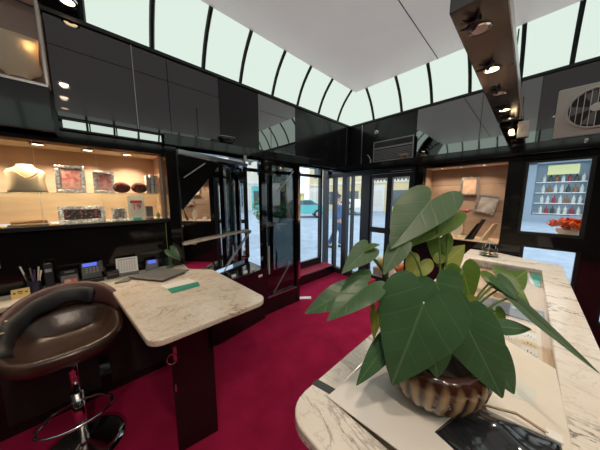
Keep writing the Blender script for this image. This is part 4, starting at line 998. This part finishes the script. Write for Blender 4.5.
inner('white_card', 'white card next to the teal card at the far glass end', 'card', [(2.46, -.065), (2.46, -.085), (2.80, -.055), (2.80, -.02)], .012, WHITE)
inner('teal_card', 'teal green card at the far right corner of the glass counter', 'card', [(2.44, -.09), (2.44, -.122), (2.82, -.122), (2.82, -.06)], .008, TEAL)
inner('suede_tray', 'sand suede tray under the glass behind the plant pot', 'jewel tray', [(1.98, .37), (1.98, .15), (2.30, .13), (2.30, .37)], .03, SAND)
inner('suede_tray', 'sand suede tray under the glass left of the price tags', 'jewel tray', [(1.24, .37), (1.24, .18), (1.66, .18), (1.66, .37)], .028, SAND)
# bowl with trinkets at the far end
t = thing('trinket_bowl', 'shallow silver dish of trinkets at the far end of the right counter', 'dish', (3.12, .26, .9005))
MB().lathe([(.03, 0), (.035, .006), (.075, .018), (.085, .026), (.078, .026), (.04, .012), (.0, .010)], (0, 0, 0), 28).build('dish', SILVER, t, smooth=True)
for k, (m, lb) in enumerate(((YELLOW, 'yellow'), (GREEN, 'green'), (BROWNV, 'brown'), (CREAM, 'cream'))):
    a = k * 1.6 + .4
    tag(MB().lathe([(.008, 0), (.014, .008), (.013, .018), (.006, .026)], (0, 0, 0), 12).build('trinket', m, loc=(3.12 + .032 * math.cos(a), .26 + .032 * math.sin(a), .914), smooth=True), lb + ' trinket lying in the silver dish on the far counter end', 'trinket', 'trinkets in the silver dish')
t = thing('glass_dome', 'tall wire basket with dark trinkets behind the silver dish', 'basket', (3.26, .27, .9005))
for k in range(8):
    a = k * PI / 4
    MB().tube([(.05 * math.cos(a), .05 * math.sin(a), .0), (.07 * math.cos(a), .07 * math.sin(a), .05), (.05 * math.cos(a), .05 * math.sin(a), .11), (.01 * math.cos(a), .01 * math.sin(a), .14)], .0022, 5).build('wire', CHROME, t)
MB().lathe([(.05, 0), (.052, .006), (.0, .008)], (0, 0, 0), 20).build('base', STEEL, t)
MB().lathe([(.02, .008), (.045, .02), (.04, .05), (.015, .065)], (0, 0, 0), 12).build('dark_filling', mat('dark_trinkets', (.05, .04, .03), .3), t)
# ---------------------------------------------------------------- potted plant
PX, PY = .738, .170; PZ = Z + .006
pl = thing('potted_plant', 'large leafy green plant in a ribbed brown bowl on the right counter', 'potted plant', (PX, PY, PZ))
prof = [(.0, .001), (.060, .001), (.064, .008), (.088, .018), (.118, .044), (.137, .078), (.144, .108), (.139, .130), (.128, .143), (.116, .146), (.114, .135), (.116, .10), (.0, .10)]
mb = MB(); n = 120; rr = []; uvv = []
NR = 26
prof = [(r_ * 1.03, z_ * 1.16) for r_, z_ in prof]
for r_, z_ in prof:
    amp = .045 * max(0, min(1, (z_ - .01) / .03)) * max(0, min(1, (.162 - z_) / .022)) if r_ > .06 else 0
    rr.append([(r_ * (1 + amp * (abs(math.cos(k * NR / 2 * 2 * PI / n)) - .6)) * math.cos(2 * PI * k / n), r_ * (1 + amp * (abs(math.cos(k * NR / 2 * 2 * PI / n)) - .6)) * math.sin(2 * PI * k / n), z_) for k in range(n)])
inner_from = 9
vr = [[mb.b.verts.new(p) for p in r_] for r_ in rr]; um = {}
for i, row in enumerate(vr):
    for k, v in enumerate(row):
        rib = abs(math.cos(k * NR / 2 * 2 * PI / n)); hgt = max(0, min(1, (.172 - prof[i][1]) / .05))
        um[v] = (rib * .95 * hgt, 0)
for i in range(len(vr) - 1):
    for j in range(n): mb.face([vr[i][j], vr[i][(j + 1) % n], vr[i + 1][(j + 1) % n], vr[i + 1][j]])
mb.face(vr[0][::-1]); mb.face(vr[-1])
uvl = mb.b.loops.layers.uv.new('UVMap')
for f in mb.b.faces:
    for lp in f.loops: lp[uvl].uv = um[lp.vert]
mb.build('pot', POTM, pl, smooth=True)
MB().lathe([(.117, .118), (.117, .138), (.06, .146), (.0, .148)], (0, 0, 0), 28).build('soil', SOIL, pl, smooth=True)
LEAVES = [
    ((0.735, 0.208, 1.538), (0.587, 0.254, 1.405), 0.0789, 'G', 0, 0.05, 0.12, 'k', (-0.6, -0.55, 0.45), (0.824, 0.163, 1.362)),
    ((0.825, 0.184, 1.488), (0.675, 0.253, 1.397), 0.0508, 'M', 0, 0.1, 0.1, 'h', (-0.6, -0.4, 0.6), (0.85, 0.161, 1.333)),
    ((0.631, 0.243, 1.418), (0.564, 0.263, 1.333), 0.0314, 'G', 10, 0.05, 0.1, 's', (-0.75, -0.35, 0.55), (0.734, 0.189, 1.351)),
    ((0.571, 0.322, 1.39), (0.448, 0.319, 1.353), 0.0364, 'G', -20, 0.05, 0.2, 'h', (-0.3, -0.2, 0.9), (0.642, 0.272, 1.333)),
    ((0.58, 0.34, 1.388), (0.584, 0.286, 1.415), 0.0269, 'M', 0, 0.05, 0.2, 's', (-0.3, -0.2, 0.9), (0.642, 0.272, 1.333)),
    ((0.529, 0.291, 1.305), (0.4, 0.33, 1.237), 0.0511, 'D', 0, 0.1, 0.15, 'h', (-0.6, -0.3, 0.7), (0.628, 0.242, 1.245)),
    ((0.513, 0.329, 1.283), (0.391, 0.406, 1.23), 0.0399, 'D', 0, 0.1, 0.15, 's', (-0.6, -0.3, 0.7), (0.647, 0.25, 1.235)),
    ((0.575, 0.16, 1.282), (0.496, 0.195, 1.065), 0.1035, 'D', 0, 0.1, 0.1, 'h', (-0.75, -0.35, 0.55), (0.673, 0.161, 1.182)),
    ((0.572, 0.236, 1.151), (0.467, 0.279, 1.035), 0.0307, 'D', 0, 0.06, 0.1, 's', (-0.7, -0.3, 0.6), (0.662, 0.211, 1.097)),
    ((0.618, 0.142, 1.172), (0.607, 0.121, 1.075), 0.0422, 'D', 0, 0.06, 0.1, 's', (-0.7, -0.3, 0.6), (0.677, 0.147, 1.125)),
    ((0.675, 0.082, 1.215), (0.695, -0.01, 1.037), 0.0713, 'D', 0, 0.1, 0.1, 'h', (-0.8, -0.2, 0.55), (0.72, 0.112, 1.154)),
    ((0.745, 0.046, 1.145), (0.781, -0.026, 1.01), 0.0437, 'D', 0, 0.06, 0.1, 's', (-0.8, -0.2, 0.55), (0.77, 0.088, 1.126)),
    ((0.693, 0.165, 1.306), (0.694, 0.119, 1.214), 0.0713, 'D', 0, 0.05, 0.12, 'h', (-0.75, -0.3, 0.6), (0.76, 0.145, 1.235)),
    ((0.85, 0.01, 1.26), (0.753, -0.138, 1.164), 0.0151, 'G', 25, -0.08, 0.15, 's', (-0.3, -0.2, 0.9), (0.843, 0.067, 1.235)),
    ((0.901, 0.052, 1.301), (0.863, -0.034, 1.239), 0.0389, 'M', 10, 0.1, 0.15, 'h', (-0.6, -0.2, 0.8), (0.834, 0.101, 1.225)),
    ((0.899, 0.023, 1.281), (0.977, -0.015, 1.323), 0.0344, 'M', 0, 0.05, 0.2, 'h', (-0.4, -0.3, 0.8), (0.834, 0.101, 1.225)),
    ((0.867, 0.042, 1.297), (0.842, -0.011, 1.255), 0.0263, 'D', 0, 0.05, 0.2, 'h', (-0.5, -0.3, 0.8), (0.809, 0.098, 1.235)),
    ((0.819, 0.024, 1.177), (0.827, -0.036, 1.195), 0.0252, 'D', 0, 0.02, 0.2, 's', (-0.5, -0.3, 0.8), (0.811, 0.067, 1.149)),
    ((0.862, 0.042, 1.198), (0.848, 0.018, 1.141), 0.0243, 'M', 0, 0.02, 0.2, 'h', (-0.6, -0.3, 0.6), (0.824, 0.068, 1.143)),
    ((0.75, 0.228, 1.339), (0.705, 0.244, 1.272), 0.0422, 'Y', 0, 0.05, 0.1, 'h', (-0.75, -0.3, 0.5), (0.789, 0.204, 1.256)),
    ((0.835, 0.175, 1.333), (0.915, 0.138, 1.389), 0.0409, 'Y', 0, 0.05, 0.1, 'h', (-0.75, -0.4, 0.4), (0.826, 0.169, 1.256)),
    ((0.85, 0.201, 1.403), (0.825, 0.194, 1.31), 0.0412, 'M', 0, 0.05, 0.1, 'h', (-0.75, -0.4, 0.4), (0.852, 0.177, 1.283)),
    ((0.848, 0.131, 1.313), (0.863, 0.099, 1.209), 0.0491, 'M', 0, 0.05, 0.1, 'h', (-0.8, -0.3, 0.4), (0.824, 0.139, 1.232)),
    ((0.815, 0.119, 1.225), (0.804, 0.115, 1.147), 0.0445, 'Y', 0, 0.05, 0.1, 'h', (-0.8, -0.3, 0.4), (0.796, 0.131, 1.194)),
    ((0.54, 0.266, 1.23), (0.518, 0.26, 1.156), 0.0222, 'Y', 25, 0.05, 0.1, 'h', (-0.8, -0.1, 0.4), (0.635, 0.22, 1.156)),
    ((0.684, 0.129, 1.214), (0.686, 0.11, 1.119), 0.0449, 'D', 0, 0.05, 0.1, 'h', (-0.8, -0.3, 0.4), (0.733, 0.128, 1.156)),
]
LEAFMATS = dict(D=LEAF_D, G=LEAF_G, M=LEAF_M, Y=LEAF_Y)
for (bse, tp, w_, mk, roll, droop, fold, shp, fc, ctrl) in LEAVES:
    leaf('leaf', bse, tp, w_, LEAFMATS[mk], pl, R(roll), droop, fold, SLIM if shp == 's' else HEART, facing=fc, skew=.38 if shp == 'k' else 0.)
    root = Vector((PX + (bse[0] - PX) * .12, PY + (bse[1] - PY) * .12, PZ + .12))
    mid = Vector(ctrl) if ctrl else (root + Vector(bse)) / 2 + Vector((0, 0, .07))
    pts = bez(root, mid, bse, 10)
    MB().tube(pts, [.0042 - .0016 * i / 10 for i in range(11)], 7).build('petiole', STEM, pl, world=True, smooth=True)
hk = [(.80, .19, PZ + .12), (.80, .19, PZ + .33)] + [(.80 + .018 - .018 * math.cos(R(a)) , .19 - .018 + .018 * math.cos(R(a)), PZ + .33 + .025 * math.sin(R(a))) for a in range(20, 181, 32)] + [(.836, .154, PZ + .30)]
MB().tube(hk, .005, 8).build('support_hook', WHITEPL, pl, world=True, smooth=True)

# ---------------------------------------------------------------- the street outside
GZ = -.12
struct('floor_street', MB().box(-25, 45, -30, 45, GZ - .1, GZ), PAVE)
s_ = MB().box(XB - .2, XF + .12, YR - .3, 3.05, GZ + .001, -.051); struct('trim_8', s_, MATTE)
def facade(name, label, axis, plane, a0, a1, h, wall, ground, cols, floors, doors=()):
    # axis 'y': facade at x=plane spanning y a0..a1 (faces -x); axis 'x': at y=plane (faces -y)
    t = thing(name, label, 'building', ((plane, (a0 + a1) / 2, GZ) if axis == 'y' else ((a0 + a1) / 2, plane, GZ)))
    def bx(p0, p1, d0, d1, z0, z1):
        return MB().box(plane + d0, plane + d1, p0, p1, z0, z1) if axis == 'y' else MB().box(p0, p1, plane + d0, plane + d1, z0, z1)
    bx(a0, a1, 0, 4, GZ, h).build('wall', wall, t, world=True)
    bx(a0, a1, -.12, -.001, 3.2, 3.5).build('cornice', WHITE, t, world=True)
    wd = (a1 - a0) / cols
    for f_ in range(floors):
        z0 = 4.2 + f_ * 3.2
        for c_ in range(cols):
            p = a0 + (c_ + .5) * wd
            w_ = bx(p - .55, p + .55, -.06, -.001, z0, z0 + 1.9).build('window', WHITE, t, world=True)
            g = bx(p - .42, p + .42, -.08, -.061, z0 + .12, z0 + 1.78); bmesh.ops.translate(g.b, vec=-t.location, verts=g.b.verts); g.build('pane', DARKWIN, w_)
    for c_ in range(cols):
        p = a0 + (c_ + .5) * wd
        m = ground[c_ % len(ground)]
        bx(p - wd * .42, p + wd * .42, -.10, -.001, GZ, 2.9).build('shop_front', m, t, world=True)
        bx(p - wd * .34, p + wd * .34, -.13, -.101, .5, 2.3).build('shop_window', DARKWIN if m is not WHITE else PLASTER, t, world=True)
    return t
facade('cream_building', 'cream building across the street seen through the glazed doors', 'x', 24, 2, 19.8, 14, PLASTER, [WHITE, TURQ, PLASTERY], 6, 3)
facade('yellow_building', 'yellow building at the street corner behind the street door', 'y', 24.2, 8.2, 23.8, 13, PLASTERY, [PLASTERY, WHITE, PLASTERY], 5, 3)
# shop opposite, behind the right hand window
sf = thing('bottle_shop', 'blue grey shop front with bottle shelves seen through the right window', 'shop front', (22, 0, GZ))
MB().box(22.6, 26, -9, 7.8, GZ, 11).build('wall', PLASTER, sf, world=True)
f = MB()
for y0, y1 in ((-5.2, -4.6), (-2.9, -2.35), (-.1, .5), (2.3, 2.9)): f.box(22, 22.55, y0, y1, GZ, 4.2)
f.box(22, 22.55, -5.2, 2.9, 3.75, 4.2)
for y0, y1 in ((-4.6, -2.9), (-2.35, -.1), (.5, 2.3)): f.box(22, 22.55, y0, y1, GZ, .35)
f.build('frame', BLUEFR, sf, world=True)
MB().box(22.56, 22.599, -5.2, 2.9, GZ, 4.2).build('back', mat('shop_interior', (.42, .52, .58), .8), sf, world=True)
MB().box(21.0, 22.4, -7, 5, 4.21, 4.5).build('awning', mat('dark_awning', (.10, .11, .12), .8), sf, world=True)
for k in range(6): MB().box(21.3, 21.6, -5.5 + k * 1.6, -4.7 + k * 1.6, 4.13, 4.205).build('strip_light', emit('strip_white', (1, 1, 1), 1.2) if k == 0 else MATS['strip_white'], sf, world=True)
MB().box(21.93, 21.995, -1.9, -.6, 3.0, 3.6).build('yellow_sign', mat('pale_yellow_sign', (.75, .75, .35), .6), sf, world=True)
bcols = [mat('bottle_dark', (.03, .05, .03), .2), mat('bottle_amber', (.25, .10, .03), .2), mat('bottle_pale', (.60, .62, .55), .3), mat('bottle_red', (.30, .03, .04), .3)]
bmesh_cache = []
for m in bcols:
    mb = MB().lathe([(.0, 0), (.085, 0), (.088, .30), (.03, .42), (.03, .52), (.0, .52)], (0, 0, 0), 8)
    o = mb.build('bottle', m); bmesh_cache.append(o.data); bpy.data.objects.remove(o)
rows = [(.45, 'lowest'), (1.15, 'second'), (1.85, 'third'), (2.55, 'top')]
shelfpos = []
for y0, y1, bay in ((-2.3, -.15, 'middle'), (-4.55, -2.95, 'right'), (.55, 2.25, 'left')):
    for z, rn in rows:
        MB().box(22.1, 22.55, y0, y1, z - .05, z).build('shelf', WHITE, sf, world=True)
        k = 0; y = y0 + .16
        while y < y1 - .1:
            o = bpy.data.objects.new('bottle', bmesh_cache[(k * 7 + int(z * 10)) % 4 if k % 3 else 2]); COL.objects.link(o); o.location = (22.25, y, z)
            tag(o, 'bottle on the %s shelf of the %s bay in the shop opposite' % (rn, bay), 'bottle', 'bottles on the %s shelf in the %s bay of the shop opposite' % (rn, bay)); y += .27; k += 1
# planter with orange flowers outside the right window
pt = thing('flower_planter', 'bunch of orange flowers in a bowl outside the right window', 'planter', (3.70, -.31, 1.1215))
MB().lathe([(.0, 0), (.05, 0), (.085, .05), (.09, .08), (.0, .06)], (0, 0, 0), 18).build('bowl', SAND, pt)
random.seed(3)
for k in range(34):
    a = random.random() * 6.28; r_ = .19 * math.sqrt(random.random()); z_ = .08 + .07 * random.random() + .05 * (1 - r_ / .19); r_ *= .62
    mb = MB()
    for q in range(5):
        b0 = q * 1.2566 + a; dx, dy = math.cos(b0), math.sin(b0)
        mb.hexa([(r_ * math.cos(a), r_ * math.sin(a), z_ - .02), (r_ * math.cos(a) + .035 * dx - .014 * dy, r_ * math.sin(a) + .035 * dy + .014 * dx, z_ + .008), (r_ * math.cos(a) + .055 * dx, r_ * math.sin(a) + .055 * dy, z_ + .03), (r_ * math.cos(a) + .035 * dx + .014 * dy, r_ * math.sin(a) + .035 * dy - .014 * dx, z_ + .008),
                 (r_ * math.cos(a), r_ * math.sin(a), z_ - .014), (r_ * math.cos(a) + .035 * dx - .014 * dy, r_ * math.sin(a) + .035 * dy + .014 * dx, z_ + .014), (r_ * math.cos(a) + .055 * dx, r_ * math.sin(a) + .055 * dy, z_ + .036), (r_ * math.cos(a) + .035 * dx + .014 * dy, r_ * math.sin(a) + .035 * dy - .014 * dx, z_ + .014)])
    mb.build('flower', ORANGE, pt)
MB().tube([(0, 0, .05), (.02, .0, .10)], .02, 6).build('stem', STEM, pt)
# outside sill with white scraps
ol = thing('window_sill_tray', 'white flower strewn sill tray outside the right window', 'sill tray', (3.70, -.16, 1.10))
MB().box(-.14, .14, -.28, .24, 0, .02).build('tray', WHITE, ol); MB().box(-.152, -.1405, -.2, -.17, -.03, .015).build('bracket', MATTE, ol); MB().box(-.152, -.1405, .17, .2, -.03, .015).build('bracket', MATTE, ol)
for k in range(12):
    a = .36 + .64 * random.random(); MB().lathe([(.0, 0), (.014, .004), (.010, .014), (.0, .016)], (-.07 + .14 * random.random(), -.22 + .44 * a, .0205), 7).build('petal_scrap', ROSE if k % 3 == 0 else WHITE, ol)
# autumn display beside the street door
for i, (x, y, z_, m, lb) in enumerate(((3.85, 1.42, .0, ORANGE, 'orange pumpkin outside the right leaf of the street door'), (4.0, 1.85, .0, YELLOW, 'yellow pumpkin outside the left leaf of the street door'), (4.05, 1.30, .0, ORANGE, 'second orange pumpkin behind the first at the street door'))):
    t = thing('pumpkin', lb, 'pumpkin', (x, y, GZ))
    MB().lathe([(.0, 0), (.08, .0), (.15, .06), (.16, .11), (.13, .18), (.05, .205), (.0, .195)], (0, 0, .30), 40, lambda r, a: r * (1 - .07 * abs(math.sin(a * 5)))).build('pumpkin_body', m, t, smooth=True)
    MB().cyl((0, 0, .49), (.02, .01, .56), .018, .012, 8).build('stalk', STEM, t); MB().box(-.15, .15, -.15, .15, 0, .299).build('crate', PALEWOOD, t)
# small parked car, turquoise
def car(label, x, y, rz, body):
    t = thing('parked_car', label, 'car', (x, y, GZ), rz)
    P = [(-2.0, .35), (-2.05, .75), (-1.85, .98), (-1.35, 1.02), (-.75, 1.45), (.75, 1.48), (1.45, 1.05), (1.95, .92), (2.05, .6), (2.0, .35)]
    mb = MB(); rr = []
    for yy, s in ((-.82, .96), (-.78, 1.0), (.78, 1.0), (.82, .96)): rr.append([(px * s, yy, .35 + (pz - .35) * s) for px, pz in P])
    mb.rings(rr); mb.build('body', body, t, bevel=.04)
    g = [(-1.22, 1.04), (-.70, 1.38), (.70, 1.40), (1.30, 1.06)]
    for yy in (-.825, .825): MB().rings([[(px, yy + d, pz) for px, pz in g] for d in (-.004, .004)]).build('side_window', DARKWIN, t)
    for wx in (-1.25, 1.3):
        for wy in (-.80, .80):
            w_ = MB().cyl((wx, wy - .1, .33), (wx, wy + .1, .33), .33, n=22).build('wheel', TYRE, t); MB().cyl((wx, wy - .11, .33), (wx, wy + .11, .33), .19, n=16).build('hub_cap', SILVER, w_)
    for wy in (-.6, .6): MB().box(-2.075, -2.04, wy - .16, wy + .16, .68, .82).build('lamp', WHITE, t)
    return t
car('turquoise parked car seen through the entrance glass', 12.3, 13.0, R(-40), TURQ)
car('white parked car further right along the street', 18.4, 12.0, R(60), WHITEPL)
# street tree seen beside the entrance
tr = thing('street_shrub', 'leafy green shrub in the street seen through the dark glazed panel', 'shrub', (4.9, 6.9, GZ))
MB().tube([(0, 0, 0), (.05, 0, .5), (0, .05, 1.1)], [.06, .05, .03], 10).build('trunk', mat('bark', (.12, .08, .05), .9), tr)
mb = MB(); random.seed(11)
for k in range(420):
    a, b_, r_ = random.random() * 6.28, math.acos(2 * random.random() - 1), (.7) * random.random() ** .4
    p = Vector((r_ * math.sin(b_) * math.cos(a), r_ * math.sin(b_) * math.sin(a), 1.2 + r_ * math.cos(b_) * 1.0)); d = Vector((random.uniform(-1, 1), random.uniform(-1, 1), random.uniform(-1, 1))).normalized(); e = d.cross(Vector((0, 0, 1))).normalized(); s = .10
    nn = d.cross(e) * .006
    mb.hexa([p - d * s + nn * 0, p + e * s * .5, p + d * s, p - e * s * .5, p - d * s + nn, p + e * s * .5 + nn, p + d * s + nn, p - e * s * .5 + nn])
mb.build('crown', FOLI, tr)
# person in a blue coat walking past
def skin_body(parent, joints, edges, m, name):
    me = bpy.data.meshes.new(name); me.from_pydata([j[0] for j in joints], edges, []); me.update(); me.materials.append(m)
    o = bpy.data.objects.new(name, me); COL.objects.link(o); o.parent = parent
    md = o.modifiers.new('skin', 'SKIN'); md.use_smooth_shade = True
    for i, j in enumerate(joints):
        me.skin_vertices[0].data[i].radius = (j[1], j[1] * (j[2] if len(j) > 2 else 1)); me.skin_vertices[0].data[i].use_root = (i == 0)
    s = o.modifiers.new('sub', 'SUBSURF'); s.levels = s.render_levels = 2
    return o
ps = thing('person', 'person in a blue coat and jeans walking past the entrance', 'person', (5.65, 4.25, GZ), R(200))
J = [((0, 0, .93), .14, .8), ((0, 0, 1.12), .135, .8), ((0, .01, 1.32), .155, .7), ((0, .01, 1.44), .09, .8), ((0, .015, 1.52), .055), ((0, .03, 1.62), .095, 1.1), ((0, .03, 1.70), .085, 1.1),
     ((-.10, 0, .88), .095), ((-.11, .10, .50), .065), ((-.11, .06, .10), .045), ((-.11, .17, .05), .045),
     ((.10, 0, .88), .095), ((.11, -.06, .50), .065), ((.11, -.24, .12), .045), ((.11, -.16, .05), .042),
     ((-.19, 0, 1.38), .062), ((-.24, -.06, 1.12), .048), ((-.23, .06, .90), .036), ((-.23, .09, .82), .036),
     ((.19, 0, 1.38), .062), ((.24, .04, 1.12), .048), ((.23, .16, .92), .036), ((.23, .20, .85), .036)]
ED = [(0, 1), (1, 2), (2, 3), (3, 4), (4, 5), (5, 6), (0, 7), (7, 8), (8, 9), (9, 10), (0, 11), (11, 12), (12, 13), (13, 14), (3, 15), (15, 16), (16, 17), (17, 18), (3, 19), (19, 20), (20, 21), (21, 22)]
skin_body(ps, J, ED, SKIN, 'body')
JC = [((0, 0, .80), .19, .75), ((0, 0, 1.0), .175, .75), ((0, .01, 1.25), .175, .7), ((0, .01, 1.42), .115, .75), ((-.19, 0, 1.38), .078), ((-.24, -.06, 1.12), .062), ((-.23, .05, .93), .05), ((.19, 0, 1.38), .078), ((.24, .04, 1.12), .062), ((.23, .14, .95), .05)]
skin_body(ps, JC, [(0, 1), (1, 2), (2, 3), (3, 4), (4, 5), (5, 6), (3, 7), (7, 8), (8, 9)], COATB, 'coat')
for sx, P in ((-1, ((0, .0, .90), (-.11, .10, .50), (-.11, .065, .13))), (1, ((0, 0, .90), (.11, -.06, .50), (.11, -.235, .15)))):
    MB().tube([(sx * .095, 0, .86), P[1], P[2]], [.105, .078, .062], 12).build('trouser_leg', DENIM, ps, smooth=True)
MB().lathe([(.0, .115), (.06, .10), (.098, .05), (.102, 0), (.09, -.05), (.085, -.05), (.0, .06)], (0, .005, 1.67), 16).build('hair', HAIR, ps, smooth=True)
for sx, yy in ((-.11, .11), (.11, -.20)): MB().hexa([(sx - .045, yy - .10, 0), (sx + .045, yy - .10, 0), (sx + .04, yy + .15, 0), (sx - .04, yy + .15, 0), (sx - .04, yy - .09, .10), (sx + .04, yy - .09, .10), (sx + .035, yy + .10, .06), (sx - .035, yy + .10, .06)]).build('shoe', MATTE, ps, bevel=.015)

yd = thing('yellow_kiosk', 'yellow painted kiosk far across the street behind the turquoise car', 'kiosk', (19.0, 20.6, GZ), R(-42))
MB().box(-.7, .7, -.5, .5, 0, 2.0).build('cabin', YPAINT, yd, bevel=.03); MB().box(-.8, .8, -.6, .6, 2.001, 2.15).build('roof', TURQ, yd, bevel=.03); MB().box(-.45, .45, -.53, -.501, .9, 1.7).build('hatch', PLASTERY, yd)
# ---------------------------------------------------------------- camera, world, render look
cam = bpy.data.cameras.new('camera'); co = bpy.data.objects.new('camera', cam); COL.objects.link(co)
cam.lens = 12.84; cam.sensor_width = 36; cam.clip_start = .02; cam.clip_end = 200
co.location = (0, 0, 1.55); co.rotation_euler = (R(90 - 7.454), 0, R(46.945 - 90))
S.camera = co
W = bpy.data.worlds.new('world'); S.world = W; W.use_nodes = True
bg = W.node_tree.nodes['Background']; bg.inputs[0].default_value = (.82, .92, 1, 1); bg.inputs[1].default_value = 1.9
S.view_settings.view_transform = 'Standard'; S.view_settings.look = 'None'; S.view_settings.exposure = 0; S.view_settings.gamma = 1
S.view_settings.use_curve_mapping = False
S.cycles.use_denoising = True
S.cycles.max_bounces = 8; S.cycles.diffuse_bounces = 4; S.cycles.glossy_bounces = 5; S.cycles.transparent_max_bounces = 16
S.cycles.sample_clamp_indirect = 6; S.cycles.caustics_reflective = False; S.cycles.caustics_refractive = False
